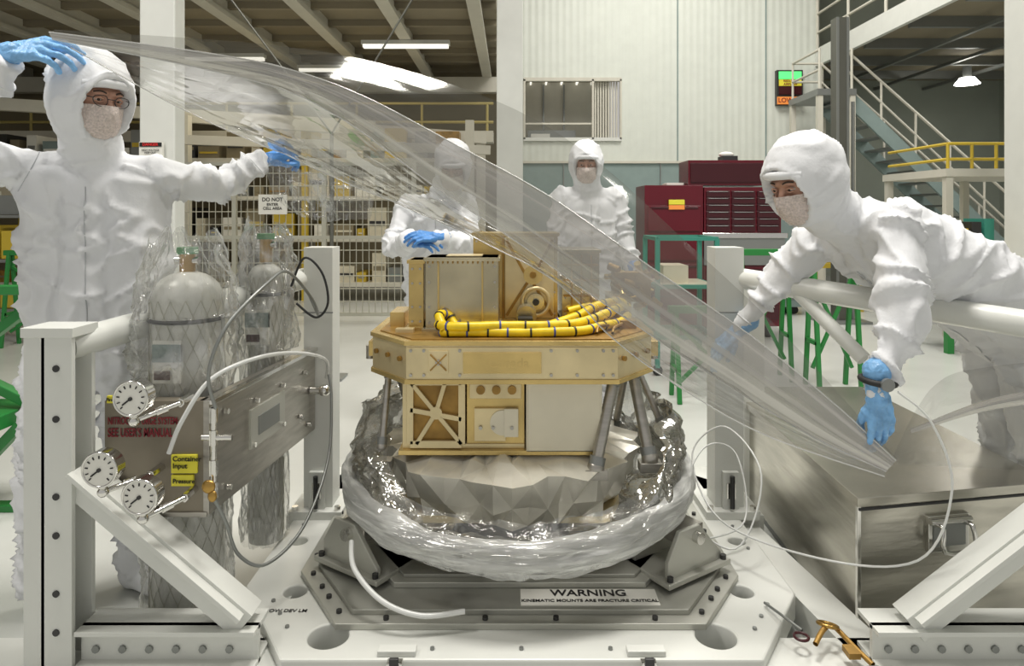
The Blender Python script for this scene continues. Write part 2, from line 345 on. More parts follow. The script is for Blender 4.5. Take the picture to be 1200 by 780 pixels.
for z in(1.10,1.17,1.24,1.31,1.38,1.45):
    for x0,x1 in((1.99,2.23),(2.25,2.49),(2.51,2.74)):
        b.b2((x0,6.98,z),(x1,7.0,z+0.06),M_redd); b.b2((x0+0.02,6.97,z+0.05),(x1-0.02,6.98,z+0.056),M_grey)
for z in(0.2,0.38,0.56): b.b2((2.0,6.98,z),(2.73,7.02,z+0.15),M_redd); b.b2((2.05,6.96,z+0.12),(2.68,6.98,z+0.132),M_chrome)
for z in(0.2,0.5,0.8,1.1): b.b2((1.39,6.98,z),(1.93,7.0,z+0.26),M_red); b.b2((1.42,6.965,z+0.23),(1.90,6.98,z+0.245),M_redd)
b.b2((1.60,6.955,1.37),(1.76,6.98,1.42),M_label_y); b.b2((1.60,6.955,1.32),(1.76,6.98,1.365),M_amb)
b.b2((1.84,7.03,1.6),(2.58,7.05,1.80),M_redd)
for x in(1.45,1.85,2.1,2.65):
    for y in(7.08,7.42): b.cyl((x-0.02,y,0.06),(x+0.02,y,0.06),0.06,M_black)
b.b2((2.2,7.1,1.83),(2.35,7.3,1.88),M_dark); b.ell((2.26,7.2,1.90),(0.08,0.05,0.03),M_paper)
b.b2((1.62,7.15,1.57),(1.8,7.35,1.60),M_paper)
b.obj("tool_chest",0.006)
b=MB(); b.b2((4.62,11.9,3.17),(5.07,12.0,3.78),M_dark); b.b2((4.65,11.88,3.62),(5.04,11.9,3.75),M_grnlit); b.b2((4.65,11.88,3.50),(5.04,11.9,3.61),M_label_y); b.b2((4.65,11.88,3.35),(5.04,11.9,3.49),M_redd); b.b2((4.62,11.87,3.18),(5.07,11.9,3.31),M_amb)
s=b.obj("status_light_sign"); text("REDUCED\nAIRFLOW",(4.845,11.875,3.555),0.055,M_redtext,s); text("LOW RH",(4.845,11.865,3.245),0.11,M_redtext,s)
M_mast=mat("mast_dark",(0.14,0.14,0.12),0.4,0.5)
b=MB(); b.b2((3.80,8,0.02),(3.95,8.14,3.58),M_mast); b.b2((3.80,7.99,0.02),(3.83,8,3.58),M_grey); b.b2((3.92,7.99,0.02),(3.95,8,3.58),M_grey); b.b2((3.6,7.85,0),(4.15,8.3,0.03),M_grey)
b.cyl((4.03,8.07,0.03),(4.03,8.07,2.6),0.02,M_grey,n=10); b.obj("lifting_mast")
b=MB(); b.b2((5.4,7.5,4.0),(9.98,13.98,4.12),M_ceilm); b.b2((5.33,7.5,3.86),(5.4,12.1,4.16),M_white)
for y in(8.2,9.4,10.6,11.8,13): b.b2((5.5,y,3.85),(9.98,y+0.08,4.0),M_grey)
for x in(6.4,7.4,8.4): b.b2((x,7.5,3.80),(x+0.06,13.98,3.85),M_grey)
for k in range(5): b.cyl((5.37,7.6+k*1.1,4.15),(5.37,7.6+k*1.1,5.1),0.025,M_beam,n=8)
for z in(4.45,4.78,5.1): b.cyl((5.37,7.5,z),(5.37,12.0,z),0.022,M_beam,n=8)
b.obj("mezzanine_deck")
b=MB(); b.cyl((8.0,12.0,3.55),(8.0,12.0,3.66),0.20,M_lamp,0.12); b.cyl((8.0,12.0,3.66),(8.0,12.0,3.86),0.07,M_grey); b.obj("high_bay_lamp")
b=MB()
A=V((5.2,10.6,3.1));B=V((8.4,10.6,0.0))
for y in(10.6,11.5):
    b.bar((A.x,y,A.z),(B.x,y,B.z),0.05,0.2,M_teal_wall)
    b.cyl((A.x,y,A.z+0.70),(B.x,y,B.z+0.95),0.022,M_beam,n=8); b.cyl((A.x,y,A.z+0.4),(B.x,y,B.z+0.5),0.018,M_beam,n=8)
    for k in range(7):
        p=A.lerp(B,k/6); b.cyl((p.x,y,p.z),(p.x,y,p.z+0.70+.25*k/6),0.018,M_beam,n=8)
for k in range(17):
    p=A.lerp(B,(k+0.5)/17); b.b2((p.x-0.12,10.62,p.z+0.02),(p.x+0.12,11.48,p.z+0.05),M_grey)
b.b2((4.7,10.5,3.1),(5.3,11.6,3.2),M_grey)
for x in(4.75,5.25):
    for y in(10.55,11.55): b.b2((x-.04,y-.04,0),(x+.04,y+.04,3.1),M_beam); b.cyl((x,y,3.2),(x,y,3.83),0.02,M_beam,n=8)
for z in(3.5,3.81): b.cyl((4.75,11.55,z),(5.25,11.55,z),0.02,M_beam,n=8); b.cyl((4.75,10.55,z),(4.75,11.55,z),0.02,M_beam,n=8)
b.obj("steel_staircase")
b=MB(); b.b2((4.45,7.0,1.66),(6.4,8.2,1.74),M_beam)
for x in(4.5,5.4,6.35):
    for y in(7.05,8.15): b.b2((x-.035,y-.035,0),(x+.035,y+.035,1.66),M_beam)
for z in(1.84,2.0):
    b.cyl((4.5,7.05,z),(6.35,7.05,z),0.016,M_yel2,n=8); b.cyl((4.5,7.05,z),(4.5,8.15,z),0.016,M_yel2,n=8)
for x in(4.5,4.75,5.0,5.4,5.85,6.35): b.cyl((x,7.05,1.74),(x,7.05,2.0),0.016,M_yel2,n=8)
b.obj("work_platform")
b=MB()
b.b2((3.9,6.2,0.82),(5.8,6.9,0.88),M_cream)
for x in(4.0,4.9,5.7):
    for y in(6.25,6.8): b.b2((x-.03,y-.03,0),(x+.03,y+.03,0.82),M_green)
for k in range(14):
    x=3.95+k*0.12; h=random.uniform(0.06,0.36); b.b2((x,6.4,0.88),(x+0.09,6.7,0.88+h),random.choice([M_dark,M_paper,M_grey,M_yel2,M_teal,M_dark]))
b.b2((4.0,6.3,0.3),(5.7,6.8,0.34),M_grey); b.b2((4.1,6.35,0.34),(4.6,6.7,0.6),M_dark); b.b2((4.9,6.35,0.34),(5.3,6.7,0.55),M_grey)
b.obj("work_bench")
b=MB()
for s in(0,1):
    y=8.9+s*0.5
    for z in(0.6,1.0): b.bar((3.9,y,z),(5.2,y,z),0.05,0.06,M_yel2)
    for x in(3.95,4.55,5.15): b.bar((x,y,0),(x,y,1.05),0.05,0.05,M_yel2)
b.obj("yellow_barrier")
b=MB(); b.b2((2.9,8.6,0.1),(3.7,9.2,1.25),M_teal_wall); b.b2((2.95,8.58,0.2),(3.65,8.6,0.6),M_grey); b.b2((3.0,8.57,0.8),(3.3,8.6,1.1),M_dark)
for x in(3.0,3.6): b.cyl((x,8.7,0.05),(x,9.1,0.05),0.05,M_black)
b.obj("equipment_cabinet",0.01)
b=MB()
for x in(-5.9,-4.75):
    for y in(6.9,7.3): b.b2((x-.025,y-.025,0),(x+.025,y+.025,1.75),M_grey)
for z in(.3,.8,1.25,1.7): b.b2((-5.92,6.88,z-.015),(-4.72,7.32,z+.015),M_grey)
for z in(.32,.82,1.27):
    x=-5.85
    while x<-4.95:
        w=random.uniform(.08,.25); b.b2((x,6.95,z),(x+w,7.25,z+random.uniform(.1,.35)),random.choice([M_dark,M_paper,M_tan,M_grey,M_yel2])); x+=w+.03
b.obj("storage_shelf")

# ------------------------------------------------------------------ base platform
CX=0.02;CY=2.45
outer=[(-.60,1.76),(.65,1.76),(.86,2.07),(.86,2.95),(.62,3.2),(-.57,3.2),(-.82,2.95),(-.82,2.1)]
def inset(poly,k,dy=0): return [(CX+(x-CX)*k,CY+(y-CY)*k+dy) for x,y in poly]
b=MB(); b.prism(outer,0.05,0.13,M_white)
pf=b.obj("payload_shipping_base")
cut=MB()
for x,y,r in((-.50,1.86,.055),(.555,1.86,.055),(-.66,2.08,.035),(.70,2.08,.035),(-.75,2.4,.03),(.79,2.4,.03)): cut.cyl((x,y,0.0),(x,y,0.2),r,M_dark,n=32)
co=cut.obj("cutter"); bo=pf.modifiers.new("b",'BOOLEAN'); bo.object=co; bo.operation='DIFFERENCE'; bo.solver='EXACT'
bv=pf.modifiers.new("Bevel",'BEVEL'); bv.width=0.006; bv.segments=2; bv.limit_method='ANGLE'
dg=bpy.context.evaluated_depsgraph_get(); dg.update(); me=bpy.data.meshes.new_from_object(pf.evaluated_get(dg)); pf.modifiers.clear(); pf.data=me; bpy.data.objects.remove(co)
b=MB()
b.prism(inset(outer,0.82),0.13,0.148,M_plate2); b.prism(inset(outer,0.76),0.148,0.163,M_plate); b.prism(inset(outer,0.60),0.163,0.18,M_plate2); b.prism(inset(outer,0.56),0.18,0.19,M_plate)
b.b2((-.62,1.745,0.02),(.67,1.76,0.07),M_white)
for i in range(8):
    o8=inset(outer,0.79); p=V(o8[i]+(0,));q=V(o8[(i+1)%8]+(0,))
    for t in(0.12,0.4,0.6,0.88):
        c=p.lerp(q,t); b.cyl((c.x,c.y,0.148),(c.x,c.y,0.157),0.008,M_dark,n=10)
for i in range(8):
    o8=inset(outer,0.94); p=V(o8[i]+(0,));q=V(o8[(i+1)%8]+(0,))
    for t in(0.3,0.5,0.7):
        c=p.lerp(q,t); b.cyl((c.x,c.y,0.13),(c.x,c.y,0.136),0.006,M_grey,n=10)
for x in(-.30,.35):
    b.b2((x-.02,1.735,0.06),(x+.02,1.76,0.135),M_chrome); b.b2((x-.012,1.73,0.09),(x+.012,1.74,0.15),M_dark); b.cyl((x-.02,1.735,.12),(x+.02,1.735,.12),.007,M_chrome)
    b.b2((x-.05,1.77,0.13),(x+.05,1.80,0.145),M_white)
plt=b.obj("plate_steps",0.002,None); plt.parent=pf; plt.location=plt.location-pf.location
b=MB(); b.b2((.025,1.945,.163),(.423,2.028,.165),M_paper); lb=b.obj("warning_label"); lb.parent=pf; lb.location=lb.location-pf.location
for t,y,sz in(("WARNING",2.004,0.046),("KINEMATIC MOUNTS ARE FRACTURE CRITICAL",1.965,0.0185)):
    text(t,(.224,y,.1665),sz,M_ink,pf,rot=(0,0,0),ex=0.0003,name="label_text")
text("COW DEV LM",(-.655,1.975,.1315),0.02,M_ink,pf,rot=(0,0,0),ex=0.0003,name="frame_text")
def mount(name,x,y,s):
    b=MB()
    R=Matrix.Rotation(s*0.5,3,'Z')
    def P(a,c,d): q=R@V((a,c,0)); return V((x+q.x,y+q.y,d))
    for side in(-0.07,0.07):
        vs=[P(-.12,side-.008,.175),P(.12,side-.008,.175),P(.12,side-.008,.21),P(.02,side-.008,.32),P(-.07,side-.008,.32),P(-.12,side-.008,.24)]
        vs+= [P(-.12,side+.008,.175),P(.12,side+.008,.175),P(.12,side+.008,.21),P(.02,side+.008,.32),P(-.07,side+.008,.32),P(-.12,side+.008,.24)]
        b.add(vs,[(0,1,2,3,4,5),(11,10,9,8,7,6)]+[(i,i+6,(i+1)%6+6,(i+1)%6) for i in range(6)],M_plate2)
    b.box((x,y,.182),(.28,.20,.016),M_plate2,R); b.box((x,y,.29),(.10,.13,.05),M_steel,R); b.cyl(P(0,-.10,.29),P(0,.10,.29),.018,M_chrome)
    for a in(-.12,.12):
        for c in(-.085,.085): b.cyl(P(a,c,.19),P(a,c,.203),.010,M_dark,n=8)
    b.obj(name,0.003)
mount("kinematic_mount",-.46,2.18,-1.2); mount("kinematic_mount",.52,2.16,1.2); mount("kinematic_mount",0.02,2.95,0.0)
# ------------------------------------------------------------------ handling frame
b=MB()
def post(x,y,z0,z1,w,m=M_white): b.b2((x-w/2,y-w/2,z0),(x+w/2,y+w/2,z1),m)
post(-.74,2.66,.16,1.15,.11); post(.83,2.66,.16,1.15,.11)
for x in(-.74,.83):
    b.b2((x-.10,2.56,.13),(x+.10,2.78,.16),M_white); b.b2((x-.03,2.585,.16),(x+.03,2.605,.30),M_white)
    b.b2((x-.018,2.58,.20),(x+.018,2.595,.26),M_chrome); b.cyl((x,2.57,.17),(x,2.57,.29),.009,M_dark)
    for a in(-.08,.08): b.cyl((x+a,2.58,.16),(x+a,2.58,.175),.012,M_chrome,n=8)
    b.b2((x-.058,2.60,.9),(x+.058,2.602,.905),M_grey)
b.b2((-1.26,1.76,.02),(-1.205,1.86,.975),M_white); b.b2((-1.215,1.76,.02),(-1.135,1.775,.975),M_white); b.b2((-1.215,1.845,.02),(-1.135,1.86,.975),M_white)
b.b2((-1.265,1.755,.96),(-1.13,1.865,.985),M_white)
for z in(.2,.3,.45,.55,.75,.88): b.cyl((-1.175,1.757,z),(-1.175,1.762,z),.009,M_dark,n=10)
b.b2((1.56,1.76,.02),(1.66,1.86,1.0),M_white)
b.cyl((-1.18,1.81,.93),(-.80,2.66,1.03),.040,M_white,n=24); b.cyl((1.55,1.86,.955),(.87,2.66,1.03),.040,M_white,n=24)
b.cyl((1.02,2.48,1.01),(1.16,2.25,.80),.024,M_white,n=16); b.b2((1.02,3.0,0),(1.11,3.09,1.02),M_white)
def chan(x0,x1,y0,y1,z0,z1):
    b.b2((x0,y0,z1-.012),(x1,y1,z1),M_white); b.b2((x0,y0,z0),(x1,y1,z0+.012),M_white); b.b2((x0,y0+.03,z0),(x1,y0+.045,z1),M_white)
    n=int((x1-x0)/.07)
    for k in range(n): b.cyl((x0+.04+k*.07,y0+.024,(z0+z1)/2-.01),(x0+.04+k*.07,y0+.03,(z0+z1)/2-.01),.010,M_grey,n=8)
chan(-1.13,-.665,1.76,1.87,.10,.20); chan(.945,1.60,1.76,1.87,.10,.20)
b.b2((-1.45,1.66,0),(-.61,1.90,.10),M_white); b.b2((.66,1.70,0),(1.75,1.90,.10),M_white)
b.bar((-1.14,1.81,.58),(-.70,1.81,.205),.07,.075,M_white); b.bar((-1.14,1.79,.61),(-.70,1.79,.235),.09,.012,M_white)
b.bar((1.60,1.81,.62),(1.05,1.81,.195),.07,.075,M_white); b.bar((1.60,1.79,.65),(1.05,1.79,.225),.09,.012,M_white)
b.bar((-.73,1.85,.05),(-.76,2.66,.05),.12,.10,M_white); b.bar((.97,1.85,.05),(.86,2.66,.05),.12,.10,M_white)
b.b2((-.86,2.6,.02),(-.68,3.1,.13),M_white); b.b2((.80,2.6,.02),(.96,3.1,.13),M_white)
hf=b.obj("payload_handling_frame",0.004)
text("MNRF      COW DEV LM",(-.98,1.655,.065),0.022,M_ink,hf,name="frame_text")
# ------------------------------------------------------------------ nitrogen purge panel
b=MB()
b.b2((-1.11,1.86,.46),(-.84,1.90,.77),M_panel)
p0=V((-.84,1.86,.615));p1=V((-.765,2.60,.615)); b.bar(p0,p1,.03,.31,M_steel)
b.bar(p0+V((.017,0,.15)),p1+V((.017,0,.15)),.02,.012,M_chrome)
b.b2((-1.12,1.855,.455),(-.83,1.862,.468),M_steel)
def sp(t,z,off=.018):
    q=p0.lerp(p1,t); return V((q.x+off,q.y,z))
for t0,t1,z0,z1,m in((.30,.62,.56,.68,M_plate2),(.36,.56,.59,.65,M_grey)):
    b.bar(sp(t0,(z0+z1)/2),sp(t1,(z0+z1)/2),.01 if m is M_plate2 else .014,z1-z0,m)
for t,z in((.35,.70),(.6,.70),(.32,.57),(.60,.57),(.85,.7),(.8,.55),(.1,.72),(.12,.5),(.9,.5)): b.cyl(sp(t,z),sp(t,z,.030),.008,M_chrome,n=10)
b.cyl(sp(.93,.62),sp(.93,.62,.06),.014,M_chrome); b.ell(sp(.93,.62,.07),(.022,.022,.022),M_chrome)
def gauge(x,y,z,r,stem):
    b.cyl((x,y,z),(x,y-.035,z),r,M_chrome,n=32); b.cyl((x,y-.035,z),(x,y-.037,z),r*.88,M_paper,n=32); b.torus((x,y-.036,z),(0,1,0),r*.95,r*.08,M_chrome)
    for k in range(11):
        a=math.radians(225-27*k); c=V((math.cos(a),0,math.sin(a))); b.bar(V((x,y-.038,z))+c*r*.62,V((x,y-.038,z))+c*r*.80,.003,.003,M_ink)
    b.bar((x,y-.039,z),(x-r*.45,y-.039,z-r*.35),.003,.004,M_ink); b.cyl((x,y-.036,z),(x,y-.041,z),.005,M_dark)
    b.cyl((x,y-.02,z-r*.9),(x,y-.02,z-r*1.4),.010,M_chrome,n=10); b.cyl(V((x,y-.02,z-r*1.35)),V(stem),.007,M_chrome,n=10); b.ell((x,y-.02,z-r*1.35),(.014,)*3,M_chrome)
    b.cyl(V(stem),V(stem)+V((.0,.06,0)),.012,M_chrome,n=6); b.cyl(V((x,y-.02,z-r*1.35)).lerp(V(stem),.45),V((x,y-.02,z-r*1.35)).lerp(V(stem),.7),.012,M_chrome,n=6)
gauge(-.963,1.76,.812,.045,(-.885,1.82,.775)); gauge(-1.03,1.74,.640,.045,(-.955,1.80,.59)); gauge(-.930,1.74,.572,.045,(-.865,1.80,.53))
for z in(.74,.68,.60,.54):
    b.cyl((-.80,1.83,z-.02),(-.80,1.83,z+.02),.012,M_chrome,n=8)
b.cyl((-.80,1.83,.52),(-.80,1.83,.76),.007,M_chrome); b.cyl((-.83,1.83,.68),(-.75,1.83,.68),.008,M_chrome); b.ell((-.80,1.80,.56),(.018,.010,.018),M_brass); b.ell((-.79,1.80,.535),(.012,.01,.016),M_brass)
b.b2((-1.1,1.852,.765),(-1.04,1.862,.785),M_label_y); b.b2((-.925,1.852,.575),(-.855,1.860,.625),M_label_y); b.b2((-.925,1.852,.54),(-.865,1.860,.57),M_label_y)
pp=b.obj("nitrogen_purge_panel",0.001)
text("NITROGEN PURGE SYSTEM:",(-1.10,1.857,.715),0.028,M_redtext,pp,align='LEFT',sx=.56); text("SEE USER'S MANUAL",(-1.10,1.857,.683),0.034,M_redtext,pp,align='LEFT',sx=.58)
text("Container\nInput",(-.92,1.850,.605),0.019,M_ink,pp,align='LEFT'); text("Pressure",(-.92,1.850,.554),0.017,M_ink,pp,align='LEFT')
text("First Stage",(-1.10,1.850,.775),0.012,M_ink,pp,align='LEFT')
def bottle(name,x,y,r,z0,z1,bagr,seed,ztie):
    b=MB(); b.cyl((x,y,z0),(x,y,z1-.13),r,M_bottle,n=32); b.ell((x,y,z1-.13),(r,r,r*.8),M_bottle,nu=32)
    b.cyl((x,y,z1-.08),(x,y,z1+.0),.022,M_brass); b.cyl((x-.035,y,z1-.02),(x+.035,y,z1-.02),.012,M_chrome); b.cyl((x,y,z1),(x,y,z1+.02),.03,M_green)
    b.torus((x,y,z1-.19),(0,0,1),r+.002,.006,M_black); b.b2((x-.05,y-r-.003,z1-.36),(x+.03,y-r+.012,z1-.24),M_paper); b.b2((x-.05,y-r-.005,z1-.30),(x+.03,y-r+.012,z1-.25),M_teal_wall); b.b2((x-.045,y-r-.005,z1-.35),(x+.0,y-r+.012,z1-.325),M_redd)
    for s in(-1,1):
        for k in range(16):
            pts=[]
            for j in range(15):
                a=2*math.pi*k/16+s*j*0.28; z=z0+.02+(z1-.15-z0)*j/14; pts.append((x+(r+.003)*math.cos(a),y+(r+.003)*math.sin(a),z))
            b.tube(pts,.0010,M_wire,n=4,sub=1)
    rows=[]
    H=z1+.05-z0
    for j in range(100):
        t=j/99; z=z0+H*t; row=[]
        for i in range(113):
            a=2*math.pi*(i%112)/112; ca,sa=math.cos(a),math.sin(a)
            rr=bagr
            if t>.80: rr=bagr*(1-.50*((t-.80)/.2)**1.8)
            n=noise.noise(V((ca*2.2+seed,sa*2.2,z*7)))*.7+(1-2.2*abs(noise.noise(V((ca*3+seed,sa*3,z*11+ca*2)))))*.6+.35*(1-2*abs(noise.noise(V((ca*7+seed,sa*7,z*20+sa*3)))))
            lim=.45+.55*min(1,max(0,(z-.74)/.1))
            rr=max(rr*(.93+.07*lim)+(n-.1)*.036*lim, r+.005 if t<.75 else .02)
            px,py=x+rr*ca,y+rr*sa
            if z<.80:   # the bag is pressed flat behind the purge panel plates
                wall_x=-.84+.075*(py-1.86)/.74-.020
                if px>wall_x: px=wall_x-.001*(i%3)
                if py<1.905 and px<-.83: py=1.905+.001*(i%3)
            row.append(V((px,py,z+(.06*noise.noise(V((ca*2,sa*2,seed))) if t>.8 else 0))))
        rows.append(row)
    b.grid(rows,M_bag); b.obj(name)
bottle("bagged_gas_cylinder",-.965,2.03,.100,.105,1.16,.122,1.3,0)
bottle("bagged_gas_cylinder",-.865,2.40,.058,.14,1.19,.078,5.1,0)
b=MB()
b.tube([(-.895,1.78,.655),(-.86,1.78,.74),(-.80,1.82,.84),(-.72,1.95,.87),(-.68,2.2,.83),(-.66,2.42,.76),(-.68,2.5,.68)],.006,M_hose); b.obj("clear_purge_hose")
b=MB(); b.tube([(-.79,1.82,.76),(-.80,1.80,.86),(-.76,1.82,.98),(-.70,1.95,1.08),(-.69,2.1,1.10),(-.66,2.25,1.0),(-.68,2.4,.92),(-.76,2.55,.98)],.005,M_grey)
b.tube([(-.76,2.35,1.03),(-.70,2.3,1.13),(-.64,2.3,1.08),(-.62,2.3,.98),(-.66,2.3,.93),(-.72,2.28,.98)],.004,M_black)
b.tube([(-.80,1.83,.52),(-.78,1.86,.44),(-.76,1.9,.33),(-.70,1.95,.28),(-.64,2.1,.32),(-.62,2.3,.45),(-.64,2.42,.62),(-.66,2.46,.70)],.005,M_grey); b.obj("braided_gas_hose")
b=MB(); b.tube([(-.48,2.04,.30),(-.45,1.95,.265),(-.36,1.88,.215),(-.25,1.86,.185),(-.13,1.88,.185)],.0075,M_hose); b.obj("bag_vent_tube")
b=MB(); b.tube([(.44,2.35,.55),(.55,2.3,.30),(.72,2.2,.20),(.84,2.3,.40),(.78,2.5,.50),(.66,2.5,.40),(.70,2.3,.25),(.90,2.0,.27),(1.10,1.85,.34),(1.16,1.80,.55),(1.12,1.82,.72),(1.04,1.84,.80)],.0032,M_hose)
b.tube([(.55,2.35,.25),(.7,2.5,.42),(.82,2.5,.40),(.80,2.35,.22),(.6,2.25,.2)],.0032,M_hose); b.obj("clear_vent_hose")
# ------------------------------------------------------------------ steel case
b=MB()
C=[(1.02,2.0),(1.66,2.12),(1.66,3.25),(1.05,3.25)]
b.prism(C,0.02,0.43,M_box)
Co=[(1.005,1.985),(1.675,2.108),(1.675,3.265),(1.035,3.265)]
b.prism(Co,0.425,0.452,M_box); b.prism(inset(C,1.0),0.0,0.025,M_grey)
b.bar((1.012,1.995,.02),(1.012,1.995,.43),.012,.012,M_chrome); b.bar((1.01,1.988,.418),(1.66,2.110,.418),.006,.008,M_dark)
f=V((.64,.12,0)).normalized(); nrm=V((f.y,-f.x,0))
def fp(s,z,o=0): return V((1.02,2.0,0))+f*s+nrm*o+V((0,0,z))
b.bar(fp(.22,.325,.006),fp(.36,.325,.006),.012,.11,M_chrome); b.bar(fp(.235,.325,.013),fp(.345,.325,.013),.006,.075,M_grey)
b.tube([fp(.24,.355,.015),fp(.24,.355,.045),fp(.24,.29,.05),fp(.34,.29,.05),fp(.34,.355,.045),fp(.34,.355,.015)],.007,M_chrome,sub=3); b.cyl(fp(.22,.365,.018),fp(.36,.365,.018),.009,M_chrome)
for k in range(9):
    s_=.05+.07*k; b.cyl(fp(s_,.438,.004),fp(s_,.438,.009),.004,M_grey,n=8)
b.obj("aluminium_storage_case",0.004)
b=MB(); b.torus((.86,1.86,.16),(0.2,.3,1),.025,.005,M_brass); b.tube([(.80,1.80,.145),(.84,1.84,.16),(.88,1.87,.15),(.90,1.80,.14),(.92,1.74,.13)],.007,M_goldd); b.torus((.78,1.84,.14),(0,0,1),.018,.004,M_redd)
b.b2((.87,1.76,.13),(.90,1.80,.145),M_goldd); b.b2((.90,1.69,.12),(.93,1.73,.135),M_grey); b.tube([(.74,2.0,.14),(.76,1.92,.15),(.79,1.86,.145)],.004,M_grey); b.obj("tether_with_clips")

# ------------------------------------------------------------------ payload
b=MB()
K=.945
deck=[(-.345*K,2.10),(.345*K,2.10),(.49*K,2.27),(.49*K,2.58),(.345*K,2.75),(-.345*K,2.75),(-.49*K,2.58),(-.49*K,2.27)]
def ins2(poly,k): return [(x*k,2.425+(y-2.425)*k) for x,y in poly]
b.prism(deck,.765,.885,M_goldp); b.prism(ins2(deck,1.015),.874,.888,M_gold); b.prism(ins2(deck,1.012),.755,.77,M_gold)
b.prism(ins2(deck,.95),.888,.892,M_goldd)
b.b2((-.325,2.092,.775),(.325,2.10,.868),M_goldp); b.b2((-.15,2.088,.79),(.09,2.093,.855),M_gold)
b.b2((-.255,2.086,.79),(-.195,2.092,.86),M_goldp); b.bar((-.25,2.085,.80),(-.20,2.085,.85),.004,.010,M_goldd,up=(0,1,0)); b.bar((-.25,2.085,.85),(-.20,2.085,.80),.004,.010,M_goldd,up=(0,1,0)); b.cyl((-.225,2.088,.825),(-.225,2.081,.825),.009,M_steel,n=12)
for x in(-.31,-.27,-.16,.12,.2,.28,.31):
    for z in(.785,.86): b.cyl((x,2.090,z),(x,2.086,z),.005,M_steel,n=8)
for s in(-1,1):
    for t in(.15,.5,.85):
        x=s*(.345+.145*t)*K;y=2.10+.17*t; b.cyl((x,y-.004,.83),(x+s*.006,y-.010,.83),.008,M_goldd,n=10)
    b.b2((s*.463-.02,2.3,.80),(s*.463+.03,2.42,.85),M_gold); b.cyl((s*.49,2.36,.825),(s*.49,2.36,.78),.014,M_steel)
b.b2((-.35,2.18,.53),(-.335,2.6,.76),M_goldp); b.b2((-.35,2.18,.53),(.04,2.19,.545),M_goldp)
b.b2((-.34,2.190,.53),(-.15,2.6,.755),M_goldd)
def ribs(x0,x1,z0,z1,y,m1,m2):
    zm=(z0+z1)/2; xm=(x0+x1)/2; b.b2((x0,y,z0),(x1,y+.004,z1),m2)
    for a,c,w in(((x0,z0),(x1,z0),.024),((x0,z1),(x1,z1),.024),((x0,z0),(x0,z1),.022),((x1,z0),(x1,z1),.022),((x0,zm+.01),(x1,zm-.02),.016),((x0+.02,z0),(xm,zm),.014),((xm,zm),(xm+.03,z1),.014),((x1,z0),(xm,zm),.014),((x0,z1),(xm,zm),.014)):
        b.bar((a[0],y-.008,a[1]),(c[0],y-.008,c[1]),.014,w,m1,up=(0,0,1) if abs(a[0]-c[0])>.01 else (1,0,0))
    b.cyl((xm,y-.016,zm),(xm,y,zm),.020,m1,n=20)
ribs(-.325,-.16,.545,.745,2.186,M_goldp,M_goldd)
b.b2((-.145,2.185,.535),(.04,2.6,.755),M_gold); b.b2((-.135,2.176,.69),(.03,2.185,.745),M_goldp)
for x in(-.10,-.05,0,): b.cyl((x,2.17,.718),(x,2.177,.718),.014,M_goldd,n=16)
b.b2((-.12,2.172,.555),(-.02,2.186,.66),M_goldp); b.cyl((-.03,2.168,.615),(-.03,2.18,.615),.040,M_cream,n=28); b.b2((-.025,2.166,.57),(.02,2.18,.66),M_cream)
for x in(-.10,-.06,.0): b.cyl((x,2.162,.60),(x,2.172,.60),.006,M_steel,n=8)
b.b2((.045,2.16,.525),(.285,2.6,.762),M_cream); b.b2((.05,2.157,.53),(.28,2.16,.757),M_cream)
b.b2((-.36,2.16,.515),(.29,2.62,.53),M_gold)
for p,q,r in(((.33,2.2,.76),(.26,2.12,.49),.018),((.40,2.28,.76),(.44,2.18,.50),.018),((-.41,2.28,.76),(-.42,2.2,.53),.011),((-.44,2.5,.76),(-.36,2.6,.45),.013),((.44,2.5,.76),(.54,2.45,.52),.011),((.44,2.56,.76),(.40,2.65,.45),.013)):
    b.cyl(p,q,r,M_steel); P=V(p);Q=V(q); b.cyl(P,P.lerp(Q,.12),r*1.3,M_grey); b.cyl(P.lerp(Q,.88),Q,r*1.4,M_grey); b.ell(Q,(r*1.5,)*3,M_steel)
for x,y in((.26,2.12),(.44,2.18),(-.42,2.2)): b.box((x,y,.475),(.07,.05,.03),M_steel)
b.prism([(-.31,2.16),(.31,2.16),(.36,2.3),(.36,2.6),(.28,2.72),(-.28,2.72),(-.36,2.6),(-.36,2.3)],.30,.33,M_goldp); b.cyl((0,2.45,.188),(0,2.45,.31),.2,M_grey,n=32)
for x in(-.22,.22):
    for y in(2.3,2.62): b.b2((x-.02,y-.02,.33),(x+.02,y+.02,.53),M_grey)
def pbox(lo,hi,m,lid=.006):
    b.b2(lo,hi,m); b.b2((lo[0]-lid,lo[1]-lid,hi[2]-.012),(hi[0]+lid,hi[1]+lid,hi[2]),m)
    b.b2((lo[0]-.012,lo[1]-.008,lo[2]),(hi[0]+.012,hi[1]+.008,lo[2]+.012),m)
    for x in(lo[0]+.012,hi[0]-.012):
        for z in(lo[2]+.03,(lo[2]*2+hi[2])/3,(lo[2]+hi[2]*2)/3,hi[2]-.03): b.cyl((x,lo[1]-.004,z),(x,lo[1],z),.004,M_steel,n=8)
pbox((-.285,2.25,.89),(-.045,2.42,1.135),M_golds); pbox((-.345,2.28,.89),(-.295,2.42,1.125),M_gold)
b.b2((-.245,2.244,.91),(-.24,2.25,1.12),M_gold); b.b2((-.10,2.244,.91),(-.095,2.25,1.12),M_gold)
for k in range(14): b.b2((-.28+k*.0165,2.245,1.115),(-.275+k*.0165,2.25,1.13),M_goldd)
b.b2((-.22,2.28,1.135),(-.10,2.38,1.14),M_goldp)
pbox((-.14,2.46,.89),(.165,2.66,1.21),M_gold)
b.b2((-.035,2.452,.90),(-.027,2.46,1.20),M_goldd); b.b2((-.025,2.450,.905),(.150,2.457,1.195),M_goldp)
